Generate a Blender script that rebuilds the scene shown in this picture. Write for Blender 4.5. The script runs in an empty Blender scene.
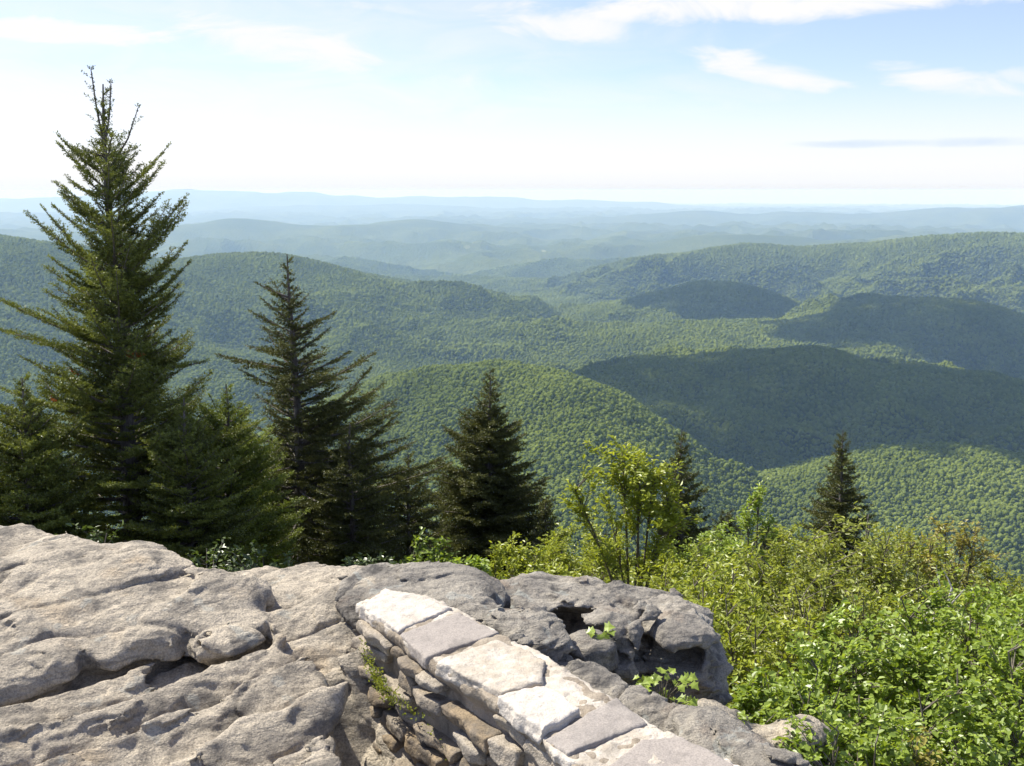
import bpy, bmesh, math, random
import numpy as np
from mathutils import Vector, Matrix

# ------------------------------------------------------------------ camera, sky, sun, exposure
scene = bpy.context.scene
FOC = 1024.0                                   # focal length in pixels of the 1024 px wide frame
PITCH = math.atan(193.0 / FOC)
SUN_AZ, SUN_EL = math.radians(-56), math.radians(51)    # azimuth measured from the view direction (+Y), left negative
SUN_DIR = np.array([math.sin(SUN_AZ) * math.cos(SUN_EL), math.cos(SUN_AZ) * math.cos(SUN_EL), math.sin(SUN_EL)])

cam_d = bpy.data.cameras.new('camera')
cam_d.sensor_width = 36.0
cam_d.lens = 36.0
cam_d.clip_start = 0.05
cam_d.clip_end = 200000.0
cam = bpy.data.objects.new('camera', cam_d)
scene.collection.objects.link(cam)
cam.location = (0, 0, 0)                        # the eye is the origin; the rock lies about 1.6 m below it
cam.rotation_euler = (math.pi / 2 - PITCH, 0, 0)
scene.camera = cam

scene.view_settings.view_transform = 'Standard'
scene.view_settings.look = 'None'
scene.view_settings.gamma = 1
scene.view_settings.exposure = 1.0
scene.render.film_transparent = False
scene.cycles.use_denoising = True
scene.cycles.max_bounces = 6
scene.cycles.diffuse_bounces = 3
scene.cycles.transparent_max_bounces = 8
scene.cycles.volume_bounces = 1
scene.cycles.sample_clamp_indirect = 6

sun_d = bpy.data.lights.new('sun', 'SUN')
sun_d.energy = 4.6
sun_d.angle = math.radians(0.5)
sun_d.color = (1.0, 0.95, 0.86)
sun = bpy.data.objects.new('sun', sun_d)
scene.collection.objects.link(sun)
sun.location = tuple(SUN_DIR * 40)
sun.rotation_euler = Vector(SUN_DIR).to_track_quat('Z', 'Y').to_euler()


def ray(px, py):
    """Direction through a photo pixel; its y component grows with distance ahead."""
    r = (px - 512) / FOC
    u = (383 - py) / FOC
    return np.array([r, math.cos(PITCH) + u * math.sin(PITCH), -math.sin(PITCH) + u * math.cos(PITCH)])


def at_y(px, py, y):
    d = ray(px, py)
    return d * (y / d[1])


def at_z(px, py, z):
    d = ray(px, py)
    return d * (z / d[2])


def azel(px, py):
    d = ray(px, py)
    d = d / np.linalg.norm(d)
    return math.atan2(d[0], d[1]), math.asin(d[2])


class Nodes:
    """Small helper that adds and links shader nodes."""
    def __init__(self, tree):
        self.t = tree
        tree.nodes.clear()

    def n(self, kind, **kw):
        nd = self.t.nodes.new(kind)
        for k, v in kw.items():
            setattr(nd, k, v)
        return nd

    def l(self, a, b):
        self.t.links.new(a, b)

    def put(self, sock, v):
        if isinstance(v, bpy.types.NodeSocket):
            self.l(v, sock)
        else:
            sock.default_value = v

    def math(self, op, a, b=None, c=None, clamp=False):
        nd = self.n('ShaderNodeMath', operation=op)
        nd.use_clamp = clamp
        self.put(nd.inputs[0], a)
        if b is not None:
            self.put(nd.inputs[1], b)
        if c is not None:
            self.put(nd.inputs[2], c)
        return nd.outputs[0]

    def ramp(self, fac, lo, hi, a=0.0, b=1.0):
        nd = self.n('ShaderNodeMapRange', interpolation_type='SMOOTHSTEP')
        self.put(nd.inputs[0], fac)
        for i, v in enumerate((lo, hi, a, b)):
            nd.inputs[i + 1].default_value = v
        return nd.outputs[0]

    def noise(self, vec, scale, detail=4, rough=0.55, dist=0.0):
        nd = self.n('ShaderNodeTexNoise')
        if vec is not None:
            self.l(vec, nd.inputs['Vector'])
        nd.inputs['Scale'].default_value = scale
        nd.inputs['Detail'].default_value = detail
        nd.inputs['Roughness'].default_value = rough
        nd.inputs['Distortion'].default_value = dist
        return nd.outputs[0]

    def mix(self, fac, a, b, mode='MIX'):
        nd = self.n('ShaderNodeMix', data_type='RGBA', blend_type=mode)
        self.put(nd.inputs[0], fac)
        for s, v in ((nd.inputs[6], a), (nd.inputs[7], b)):
            if isinstance(v, bpy.types.NodeSocket):
                self.l(v, s)
            else:
                s.default_value = (*v, 1.0)
        return nd.outputs[2]

    def mapping(self, vec, scale=(1, 1, 1), rot=(0, 0, 0), loc=(0, 0, 0)):
        nd = self.n('ShaderNodeMapping')
        self.l(vec, nd.inputs[0])
        nd.inputs['Scale'].default_value = scale
        nd.inputs['Rotation'].default_value = rot
        nd.inputs['Location'].default_value = loc
        return nd.outputs[0]


world = bpy.data.worlds.new('World')
scene.world = world
world.use_nodes = True
N = Nodes(world.node_tree)
sky = N.n('ShaderNodeTexSky', sky_type='NISHITA')
sky.sun_disc = False
sky.sun_elevation = SUN_EL
sky.sun_rotation = SUN_AZ
sky.altitude = 1700
sky.air_density = 1.0
sky.dust_density = 1.8
sky.ozone_density = 1.6
geo = N.n('ShaderNodeTexCoord')
sep = N.n('ShaderNodeSeparateXYZ')
N.l(geo.outputs['Generated'], sep.inputs[0])
az = N.math('ARCTAN2', sep.outputs[0], sep.outputs[1])
el = N.math('ARCSINE', sep.outputs[2])
comb = N.n('ShaderNodeCombineXYZ')
N.l(az, comb.inputs[0])
N.l(N.math('MULTIPLY', el, 3.4), comb.inputs[1])
wv = N.mapping(comb.outputs[0], rot=(0, 0, 0.10))
fib = N.noise(wv, 9.0, 9, 0.62, 0.9)
big = N.noise(wv, 4.2, 6, 0.55, 0.4)
veil = None


def cloud(px, py, wpx, hpx, tilt, lo, hi, gain):
    """A cirrus patch on the sky around one direction."""
    global veil
    a0, e0 = azel(px, py)
    ra, re = wpx / FOC, hpx / FOC
    da = N.math('SUBTRACT', az, a0)
    de = N.math('SUBTRACT', el, e0)
    de = N.math('ADD', de, N.math('MULTIPLY', da, tilt))
    q = N.math('ADD', N.math('POWER', N.math('DIVIDE', N.math('ABSOLUTE', da), ra), 2.0), N.math('POWER', N.math('DIVIDE', N.math('ABSOLUTE', de), re), 2.0))
    m = N.math('SUBTRACT', 1.0, q)
    m = N.math('ADD', m, N.math('MULTIPLY', N.math('SUBTRACT', fib, 0.5), 3.2))
    m = N.math('MULTIPLY', N.ramp(m, lo, hi), gain)
    veil = m if veil is None else N.math('MAXIMUM', veil, m)


CLOUDS = [(770, 2, 300, 20, -0.02, 0.0, 1.0, 1.0), (560, 24, 105, 20, 0.10, 0.0, 1.2, 0.95), (770, 70, 95, 15, 0.22, -0.1, 1.1, 0.95),
          (945, 82, 85, 15, 0.18, -0.1, 1.0, 0.9), (1035, 76, 40, 10, 0.0, 0.0, 1.2, 0.6), (80, 32, 130, 13, 0.02, -0.1, 0.9, 1.0),
          (270, 42, 120, 26, 0.12, -0.2, 1.2, 1.0), (380, 8, 80, 8, 0.1, -0.2, 1.3, 0.6), (160, 105, 420, 42, 0.0, -0.7, 1.7, 0.8), (230, 25, 420, 60, 0.0, -0.8, 2.0, 0.6), (560, 110, 300, 36, 0.0, -0.5, 2.0, 0.5)]
for c in CLOUDS:
    cloud(*c)
# milky haze band that thickens toward the horizon
band = N.ramp(el, math.radians(-1.0), math.radians(6.4), 1.0, 0.0)
band = N.math('MULTIPLY', N.math('POWER', band, 0.9), N.math('ADD', 0.80, N.math('MULTIPLY', big, 0.4)), clamp=True)
tot = N.math('MAXIMUM', veil, N.math('MULTIPLY', band, 0.97))
skyb = N.mix(1.0, N.mix(0.22, sky.outputs[0], (3.6, 4.0, 4.5)), (0.80, 0.765, 0.90), 'MULTIPLY')
col = N.mix(tot, skyb, (4.2, 4.18, 4.15))
low = N.ramp(el, math.radians(-0.2), math.radians(1.5), 1.0, 0.0)
col = N.mix(N.math('MULTIPLY', low, 0.92), col, (3.85, 3.98, 4.12))
# thin grey bar of stratus low on the right
a0, e0 = azel(920, 143)
bar = N.math('ADD', N.math('POWER', N.math('DIVIDE', N.math('ABSOLUTE', N.math('SUBTRACT', az, a0)), 0.125), 2.0), N.math('POWER', N.math('DIVIDE', N.math('ABSOLUTE', N.math('SUBTRACT', el, e0)), 0.0055), 2.0))
bar = N.math('ADD', N.math('SUBTRACT', 1.0, bar), N.math('MULTIPLY', N.math('SUBTRACT', fib, 0.5), 2.5))
col = N.mix(N.math('MULTIPLY', N.ramp(bar, 0.0, 1.2), 0.8), col, (2.9, 3.4, 4.0))
bg = N.n('ShaderNodeBackground')
N.l(col, bg.inputs[0])
bg.inputs[1].default_value = 0.12
out = N.n('ShaderNodeOutputWorld')
N.l(bg.outputs[0], out.inputs[0])


# ------------------------------------------------------------------ helpers
def new_mat(name):
    m = bpy.data.materials.new(name)
    m.use_nodes = True
    return m, Nodes(m.node_tree)


def mesh_obj(name, verts, faces, mat=None, parent=None, smooth=True, loc=None):
    """Link one mesh object from numpy arrays; faces is an (n,3)/(n,4) array or a list of those."""
    me = bpy.data.meshes.new(name)
    verts = np.asarray(verts, dtype=np.float32)
    if not isinstance(faces, list):
        faces = [faces]
    faces = [np.asarray(q, dtype=np.int32) for q in faces if len(q)]
    me.vertices.add(len(verts))
    me.vertices.foreach_set('co', verts.ravel())
    loops = np.concatenate([q.ravel() for q in faces])
    sizes = np.concatenate([np.full(len(q), q.shape[1], dtype=np.int32) for q in faces])
    starts = np.concatenate([[0], np.cumsum(sizes)[:-1]]).astype(np.int32)
    me.loops.add(len(loops))
    me.loops.foreach_set('vertex_index', loops.astype(np.int32))
    me.polygons.add(len(sizes))
    me.polygons.foreach_set('loop_start', starts)
    me.polygons.foreach_set('use_smooth', np.full(len(sizes), smooth, dtype=bool))
    me.update(calc_edges=True)
    if mat is not None:
        me.materials.append(mat)
    o = bpy.data.objects.new(name, me)
    scene.collection.objects.link(o)
    if parent is not None:
        o.parent = parent
    if loc is not None:
        o.location = loc
    return o


def set_attr(o, name, values, domain='POINT'):
    a = o.data.attributes.new(name, 'FLOAT', domain)
    a.data.foreach_set('value', np.asarray(values, dtype=np.float32))


def empty(name, loc):
    o = bpy.data.objects.new(name, None)
    o.empty_display_size = 0.2
    o.location = tuple(float(c) for c in loc)
    scene.collection.objects.link(o)
    return o


def tag(o, label=None, cat=None, group=None, kind=None):
    for k, v in (('label', label), ('category', cat), ('group', group), ('kind', kind)):
        if v:
            o[k] = v
    return o


_rng = np.random.default_rng(7)
_PERM = np.concatenate([_rng.permutation(256)] * 3).astype(np.int32)
_G = _rng.normal(size=(256, 3)).astype(np.float32)
_G /= np.linalg.norm(_G, axis=1, keepdims=True)
_GX, _GY, _GZ = [np.ascontiguousarray(_G[:, q]) for q in range(3)]


def perlin(p, seed=0):
    """Gradient noise of an (n,3) array, about -0.7..0.7."""
    p = np.asarray(p, dtype=np.float32) + np.float32(seed * 17.31)
    x, y, z = p[:, 0], p[:, 1], p[:, 2]
    fx, fy, fz = np.floor(x), np.floor(y), np.floor(z)
    i, j, k = fx.astype(np.int32) & 255, fy.astype(np.int32) & 255, fz.astype(np.int32) & 255
    x, y, z = x - fx, y - fy, z - fz
    u, v, w = [t * t * t * (t * (t * 6 - 15) + 10) for t in (x, y, z)]
    a0, a1 = _PERM.take(i), _PERM.take(i + 1)
    ab = [_PERM.take(a + (j + d)) for a in (a0, a1) for d in (0, 1)]

    def corner(b, dx, dy, dz):
        h = _PERM.take(b + (k + dz))
        return _GX.take(h) * (x - dx) + _GY.take(h) * (y - dy) + _GZ.take(h) * (z - dz)
    e = []
    for q, (dx, dy) in enumerate(((0, 0), (0, 1), (1, 0), (1, 1))):
        c0 = corner(ab[q], dx, dy, 0)
        e.append(c0 + w * (corner(ab[q], dx, dy, 1) - c0))
    m0 = e[0] + v * (e[1] - e[0])
    m1 = e[2] + v * (e[3] - e[2])
    return m0 + u * (m1 - m0)


def fbm(p, octaves=4, seed=0, gain=0.5, ridged=False):
    r = np.zeros(len(p), dtype=np.float32)
    a, s = 1.0, 1.0
    for k in range(octaves):
        n = perlin(np.asarray(p) * s, seed + k * 3)
        r += a * ((0.5 - np.abs(n)) * 2 - 0.55 if ridged else n)
        a *= gain
        s *= 2.03
    return r


def smooth01(x, a, b):
    t = np.clip((x - a) / (b - a), 0, 1)
    return t * t * (3 - 2 * t)
# ------------------------------------------------------------------ terrain: one sheet from the summit to the horizon
R_EARTH = 7.4e6


def near_ground(x, y):
    r = np.hypot(x, y)
    return np.where(r < 22, -1.75 - 0.30 * r, np.where(r < 1100, -8.35 - 0.56 * (r - 22), -612.0 - 0.15 * (r - 1100)))


# crest lines: photo directions and distances of each mountain's ridge, slope of its flanks, rounding, spur height
RIDGES = [
    ('hill_a', [(230, 470, 1350), (330, 415, 1600), (400, 379, 1750), (445, 369, 1700), (500, 364, 1600), (540, 371, 1540), (568, 386, 1440), (582, 425, 1320), (592, 475, 1210), (600, 545, 1090)], 0.66, 80, 40),
    ('hill_b', [(880, 540, 1270), (868, 490, 1380), (862, 461, 1450), (900, 452, 1480), (960, 449, 1480), (1024, 460, 1500), (1150, 480, 1550), (1300, 500, 1600)], 0.46, 80, 42),
    ('hill_c', [(560, 395, 2250), (620, 376, 2400), (690, 362, 2500), (760, 355, 2480), (810, 354, 2420), (880, 364, 2420), (960, 374, 2400), (1024, 385, 2350), (1150, 400, 2300), (1400, 410, 2300)], 0.42, 160, 105),
    ('hill_d', [(340, 372, 3100), (430, 356, 3500), (500, 348, 3700), (560, 344, 3800), (640, 335, 3800), (700, 324, 3900), (770, 322, 4000)], 0.26, 200, 96),
    ('hill_e', [(790, 330, 3900), (850, 312, 4000), (900, 302, 4000), (950, 306, 4050), (1024, 322, 3900), (1150, 338, 3900), (1400, 350, 3900)], 0.36, 200, 122),
    ('hill_f', [(630, 306, 5000), (670, 290, 5000), (700, 284, 5000), (735, 287, 5000), (780, 305, 4900), (820, 318, 4600)], 0.42, 160, 70),
    ('hill_g', [(560, 300, 8200), (640, 275, 7700), (700, 255, 7200), (760, 243, 7000), (800, 246, 7000), (870, 245, 6800), (940, 239, 6700), (1000, 236, 6500), (1100, 232, 6500), (1400, 226, 6500)], 0.34, 260, 192),
    ('hill_h', [(-400, 215, 3600), (-150, 226, 3840), (0, 237, 4000), (60, 249, 4160), (120, 261, 4320), (200, 257, 4400), (250, 257, 4480), (300, 268, 4720), (370, 283, 5040), (440, 296, 5280), (520, 312, 5600), (570, 325, 5840)], 0.25, 260, 85),
    ('hill_i', [(-300, 330, 2900), (-100, 345, 3000), (60, 352, 3100), (180, 350, 3200), (300, 356, 3300), (380, 372, 3300)], 0.30, 200, 122),
    ('hill_j', [(560, 268, 11500), (640, 248, 11500), (720, 238, 11500), (790, 238, 11800), (850, 246, 12000)], 0.22, 400, 90),
    ('hill_k', [(-300, 240, 12500), (-50, 238, 12500), (60, 235, 12800), (180, 227, 13500), (250, 222, 14000), (330, 225, 14000), (420, 221, 15000), (520, 227, 16500), (640, 233, 17500)], 0.17, 500, 110),
    ('hill_l', [(460, 222, 22000), (560, 219, 22500), (700, 213, 23000), (780, 211, 23000), (850, 213, 23000), (930, 212, 22500), (985, 207, 22000), (1024, 206, 21500), (1200, 206, 21000)], 0.13, 700, 110),
    ('hill_m', [(-500, 202, 41000), (-150, 200, 41000), (0, 198, 41000), (70, 197, 41000), (150, 195, 41000), (192, 190, 41000), (215, 192, 41000), (250, 191, 41000), (300, 192, 41000), (340, 195, 41500), (365, 197, 42000), (420, 197, 42500), (480, 196, 43000), (560, 200, 44000), (640, 202, 45000), (700, 207, 46000)], 0.14, 800, 90),
    ('hill_n', [(300, 206, 33000), (420, 205, 33000), (520, 209, 33000), (600, 210, 34000), (700, 213, 34000)], 0.10, 900, 90),
]


def ridge_heights(x, y):
    """Height of every ridge's flank over the points, as if each stood alone."""
    out = []
    P = np.stack([x, y, np.zeros_like(x)], 1)
    for k, (nm, pts, slope, rnd, spur) in enumerate(RIDGES):
        c = np.array([at_y(a, b, d) for a, b, d in pts])
        wl = 3.0 * rnd + 250

        def nearest(qx, qy):
            bd = np.full(len(qx), 1e9)
            bz = np.full(len(qx), -1e9)
            for a, b in zip(c[:-1], c[1:]):
                ab = b[:2] - a[:2]
                t = np.clip(((qx - a[0]) * ab[0] + (qy - a[1]) * ab[1]) / (ab @ ab), 0, 1)
                d = np.hypot(qx - a[0] - t * ab[0], qy - a[1] - t * ab[1])
                bd = np.minimum(bd, d)
                bz = np.maximum(bz, a[2] + t * (b[2] - a[2]) - slope * (np.sqrt(d * d + rnd * rnd) - rnd))
            return bd, bz
        res = np.full(len(x), -9000.0)
        lo, hi = c[:, :2].min(0) - 950 / slope, c[:, :2].max(0) + 950 / slope
        m = np.nonzero((x > lo[0]) & (x < hi[0]) & (y > lo[1]) & (y < hi[1]))[0]
        d0, z0 = nearest(x[m], y[m])
        s = d0 < 950 / slope
        m, d0, z0 = m[s], d0[s], z0[s]
        p = P[m]
        # flanks wander: warp the distance so spurs and coves run down from the crest
        d1, z1 = nearest(x[m] + 0.45 * wl * perlin(p / wl, 31 + k), y[m] + 0.45 * wl * perlin(p / wl, 61 + k))
        w = smooth01(d0, 0.3 * rnd, 2.2 * rnd)
        z = z0 * (1 - w) + z1 * w
        z += 1.5 * spur * (fbm(p / (wl * 0.55), 3, 91 + k, 0.38, True) - 0.22) * smooth01(d0, 0.4 * rnd, 3.2 * rnd)
        z += rnd * (0.08 if k < 2 else 0.22) * perlin(p / (rnd * 2.6), 11 + k) + rnd * 0.06 * perlin(p / (rnd * 0.9), 21 + k)
        res[m] = z
        out.append(res)
    return np.array(out)


def terrain_height(x, y, want_ridge=False):
    x = np.asarray(x, dtype=np.float64)
    y = np.asarray(y, dtype=np.float64)
    r = np.hypot(x, y)
    p = np.stack([x, y, np.zeros_like(x)], 1)
    base = -705.0 + 0.0 * r - r * r / (2 * R_EARTH)
    amp = 70 + 260 * smooth01(r, 5500, 12000)
    base = base + amp * (fbm(p / 1900.0, 4, 3, 0.40, True) - 0.15) + 0.5 * amp * perlin(p / 4200.0, 5)
    base += 60 * smooth01(r, 9000, 25000) * fbm(p / 5200.0, 3, 13)
    hs = ridge_heights(x, y)
    top = np.argmax(hs, 0)
    k = 6.0 + r * 0.006
    z = base
    for h in hs:                                   # smooth union of the ridges and the valley floor
        hh = np.clip(0.5 + 0.5 * (h - z) / k, 0, 1)
        z = z * (1 - hh) + h * hh + k * hh * (1 - hh)
    ng = near_ground(x, y)
    bump = 0.10 * perlin(p / 0.9, 8) + 0.35 * perlin(p / 5.0, 9)
    w = smooth01(r, 600, 1150)
    zn = np.maximum(ng + bump * smooth01(r, 2.0, 6.0), z - 1e6 * (r < 500))
    z = np.where(r < 1200, zn * (1 - w) + np.maximum(z, ng) * w, z)
    if want_ridge:
        return z, np.where(hs.max(0) > base - 40, top, -1)
    return z


NA, NR = 900, 860
_t = np.linspace(-1, 1, NA)
AZ = np.radians(34 * _t + 36 * _t ** 5)            # finer inside the view, still 70 degrees to each side
RR = np.concatenate([np.geomspace(1.2, 700, 220)[:-1], np.geomspace(700, 9000, 420)[:-1], np.geomspace(9000, 95000, NR - 638)])
NR = len(RR)
gA, gR = np.meshgrid(AZ, RR)
GX, GY = (gR * np.sin(gA)).ravel(), (gR * np.cos(gA)).ravel()
GZ = terrain_height(GX, GY)
idx = np.arange(NA * NR).reshape(NR, NA)
quads = np.stack([idx[:-1, :-1], idx[:-1, 1:], idx[1:, 1:], idx[1:, :-1]], -1).reshape(-1, 4)

m_ground, N = new_mat('wooded_ground')
tc = N.n('ShaderNodeNewGeometry')
pos = tc.outputs['Position']
at = N.n('ShaderNodeAttribute', attribute_name='soil')
n1 = N.noise(pos, 1 / 700.0, 5, 0.6)
n2 = N.noise(pos, 1 / 60.0, 4, 0.6)
vor = N.n('ShaderNodeTexVoronoi')
N.l(pos, vor.inputs['Vector'])
vor.inputs['Scale'].default_value = 1 / 26.0
c1 = N.mix(N.ramp(n1, 0.35, 0.65), (0.055, 0.075, 0.016), (0.095, 0.115, 0.024))
c1 = N.mix(N.ramp(n2, 0.3, 0.7, 0.0, 0.6), c1, (0.040, 0.060, 0.016))
# hay fields and clearings in the far valleys
n3 = N.noise(N.mapping(pos, loc=(4000, 900, 0)), 1 / 240.0, 2, 0.5)
n4 = N.noise(pos, 1 / 3200.0, 2, 0.5)
clear = N.math('MULTIPLY', N.ramp(n3, 0.69, 0.73), N.ramp(n4, 0.50, 0.58))
far = N.n('ShaderNodeAttribute', attribute_name='valley')
clear = N.math('MULTIPLY', clear, far.outputs['Fac'])
c1 = N.mix(clear, c1, (0.22, 0.24, 0.12))
soil = N.mix(N.ramp(N.noise(pos, 2.2, 5, 0.6), 0.35, 0.65), (0.035, 0.030, 0.016), (0.050, 0.075, 0.018))
c1 = N.mix(at.outputs['Fac'], c1, soil)
b = N.n('ShaderNodeBump')
b.inputs['Strength'].default_value = 1.0
b.inputs['Distance'].default_value = 9.0
N.l(N.math('SUBTRACT', 1.0, vor.outputs['Distance']), b.inputs['Height'])
pr = N.n('ShaderNodeBsdfPrincipled')
N.l(c1, pr.inputs['Base Color'])
N.l(b.outputs[0], pr.inputs['Normal'])
pr.inputs['Roughness'].default_value = 0.95
pr.inputs['Specular IOR Level'].default_value = 0.1
o_ = N.n('ShaderNodeOutputMaterial')
N.l(pr.outputs[0], o_.inputs[0])

terrain = mesh_obj('terrain', np.stack([GX, GY, GZ], 1), quads, m_ground)
tag(terrain, 'wooded blue green mountain ranges rolling away to the hazy horizon', 'mountains', kind='structure')
_r = np.hypot(GX, GY)
set_attr(terrain, 'soil', 1 - smooth01(_r, 60, 300))
set_attr(terrain, 'valley', smooth01(_r, 6500, 8500) * (1 - smooth01(GZ + _r ** 2 / (2 * R_EARTH), -640, -560)))

# ------------------------------------------------------------------ forest: crowns standing on the slopes
# which ground the summit can see: running maximum of the elevation angle along each azimuth
_elev = (GZ / _r).reshape(NR, NA)
_hor = np.maximum.accumulate(_elev, 0)


def ring_points(r0, r1, step, seed):
    rng = np.random.default_rng(seed)
    half = math.radians(32)
    xs = np.arange(-r1 * math.sin(half), r1 * math.sin(half), step)
    ys = np.arange(r0 * math.cos(half) * 0.98, r1, step * 0.88)
    X, Y = np.meshgrid(xs, ys)
    X = X + (np.arange(len(ys)) % 2)[:, None] * step * 0.5
    X = X + rng.uniform(-0.42, 0.42, X.shape) * step
    Y = Y + rng.uniform(-0.42, 0.42, Y.shape) * step
    X, Y = X.ravel(), Y.ravel()
    r = np.hypot(X, Y)
    a = np.arctan2(X, Y)
    k = (r > r0) & (r < r1) & (np.abs(a) < half)
    X, Y, r, a = X[k], Y[k], r[k], a[k]
    ia = np.clip(np.searchsorted(AZ, a), 0, NA - 1)
    ir = np.clip(np.searchsorted(RR, r), 0, NR - 1)
    # slack for the height of the crowns and for a viewpoint a little to the side
    vis = _elev[ir, ia] + 16.0 / r + 0.004 >= _hor[np.maximum(ir - 1, 0), ia]
    X, Y, r = X[vis], Y[vis], r[vis]
    z, rid = terrain_height(X, Y, True)
    s = step * np.clip(rng.lognormal(-0.62, 0.34, len(X)), 0.27, 0.98)
    return X, Y, z, s, rid, r


rings = [ring_points(850, 2100, 4.2, 1), ring_points(2100, 3400, 5.9, 2), ring_points(3400, 5600, 7.8, 3), ring_points(5600, 9500, 10.5, 4)]
FX, FY, FZ, FS, FR, FD = [np.concatenate(q) for q in zip(*rings)]

m_crown, N = new_mat('forest_leaves')
ti = N.n('ShaderNodeAttribute', attribute_name='tint', attribute_type='INSTANCER')
tc = N.n('ShaderNodeNewGeometry')
big1 = N.noise(tc.outputs['Position'], 1 / 260.0, 6, 0.68)
lo = N.mix(N.ramp(big1, 0.35, 0.68), (0.076, 0.098, 0.016), (0.126, 0.154, 0.026))
hi = N.mix(N.ramp(big1, 0.35, 0.68), (0.128, 0.160, 0.028), (0.200, 0.236, 0.046))
cc = N.mix(ti.outputs['Fac'], lo, hi)
nz = N.noise(tc.outputs['Position'], 0.55, 3, 0.6)
cc = N.mix(N.ramp(nz, 0.35, 0.7), cc, N.mix(0.5, cc, (0.10, 0.13, 0.032)))
bp = N.n('ShaderNodeBump')
bp.inputs['Distance'].default_value = 0.9
bp.inputs['Strength'].default_value = 0.9
N.l(nz, bp.inputs['Height'])
df = N.n('ShaderNodeBsdfDiffuse')
N.l(cc, df.inputs[0])
N.l(bp.outputs[0], df.inputs['Normal'])
o_ = N.n('ShaderNodeOutputMaterial')
N.l(df.outputs[0], o_.inputs[0])


def crown_tree():
    ng = bpy.data.node_groups.new('forest_crowns', 'GeometryNodeTree')
    ng.interface.new_socket('Geometry', in_out='INPUT', socket_type='NodeSocketGeometry')
    ng.interface.new_socket('Geometry', in_out='OUTPUT', socket_type='NodeSocketGeometry')
    nd, ln = ng.nodes, ng.links
    gi, go = nd.new('NodeGroupInput'), nd.new('NodeGroupOutput')
    g2i = nd.new('GeometryNodeGeometryToInstance')
    for s in range(3):
        ic = nd.new('GeometryNodeMeshIcoSphere')
        ic.inputs['Radius'].default_value = 1.0
        ic.inputs['Subdivisions'].default_value = 3
        ps = nd.new('GeometryNodeInputPosition')
        nz = nd.new('ShaderNodeTexNoise')
        nz.noise_dimensions = '4D'
        nz.inputs['W'].default_value = 3.7 * s
        nz.inputs['Scale'].default_value = 1.7
        nz.inputs['Detail'].default_value = 2.0
        ln.new(ps.outputs[0], nz.inputs['Vector'])
        mr = nd.new('ShaderNodeMapRange')
        mr.inputs[1].default_value, mr.inputs[2].default_value = 0.3, 0.72
        mr.inputs[3].default_value, mr.inputs[4].default_value = 0.74, 1.15
        ln.new(nz.outputs[0], mr.inputs[0])
        sc = nd.new('ShaderNodeVectorMath')
        sc.operation = 'SCALE'
        ln.new(ps.outputs[0], sc.inputs[0])
        ln.new(mr.outputs[0], sc.inputs['Scale'])
        sp = nd.new('GeometryNodeSetPosition')
        ln.new(ic.outputs[0], sp.inputs['Geometry'])
        ln.new(sc.outputs[0], sp.inputs['Position'])
        sm = nd.new('GeometryNodeSetMaterial')
        sm.inputs['Material'].default_value = m_crown
        ln.new(sp.outputs[0], sm.inputs[0])
        ln.new(sm.outputs[0], g2i.inputs[0])
    ip = nd.new('GeometryNodeInstanceOnPoints')
    ln.new(gi.outputs[0], ip.inputs['Points'])
    ln.new(g2i.outputs[0], ip.inputs['Instance'])
    ip.inputs['Pick Instance'].default_value = True
    rv = nd.new('FunctionNodeRandomValue')
    rv.data_type = 'FLOAT_VECTOR'
    rv.inputs[0].default_value = (-0.15, -0.15, 0)
    rv.inputs[1].default_value = (0.15, 0.15, 6.28)
    ln.new(rv.outputs[0], ip.inputs['Rotation'])
    na = nd.new('GeometryNodeInputNamedAttribute')
    na.data_type = 'FLOAT_VECTOR'
    na.inputs[0].default_value = 'size'
    ln.new(na.outputs[0], ip.inputs['Scale'])
    ln.new(ip.outputs[0], go.inputs[0])
    return ng


crowns = crown_tree()
rngf = np.random.default_rng(12)


def forest(sel, label):
    p = np.stack([FX[sel], FY[sel], FZ[sel]], 1)
    s = FS[sel]
    me = bpy.data.meshes.new('forest')
    me.vertices.add(len(p))
    p[:, 2] += s * 0.75 + rngf.normal(0, 0.8, len(s))
    me.vertices.foreach_set('co', p.astype(np.float32).ravel())
    a = me.attributes.new('size', 'FLOAT_VECTOR', 'POINT')
    a.data.foreach_set('vector', np.stack([s, s, s * rngf.uniform(0.9, 1.4, len(s))], 1).astype(np.float32).ravel())
    a = me.attributes.new('tint', 'FLOAT', 'POINT')
    a.data.foreach_set('value', np.clip(rngf.normal(0.5, 0.27, len(s)), 0, 1).astype(np.float32))
    o = bpy.data.objects.new('forest', me)
    scene.collection.objects.link(o)
    md = o.modifiers.new('crowns', 'NODES')
    md.node_group = crowns
    tag(o, label, 'forest', kind='stuff')
    return o


forest(FR == 0, 'bright green woods covering the rounded central hill behind the spruces')
forest(FR == 1, 'sunlit woods on the low hill rising at the right edge')
forest((FR == 2), 'shaded dark woods on the long hill at right under a cloud shadow')
forest((FR == 4) | (FR == 5) | (FR == 3), 'woods on the middle hills with the small dark dome and bright saddle')
forest((FR == 6), 'woods on the long high ridge on the right skyline of the valley')
forest((FR == 7) | (FR == 8), 'blue green woods on the broad slope behind the left conifers')
forest((FR == -1) | (FR > 8), 'hazy woods filling the valley floor between the hills')

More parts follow.
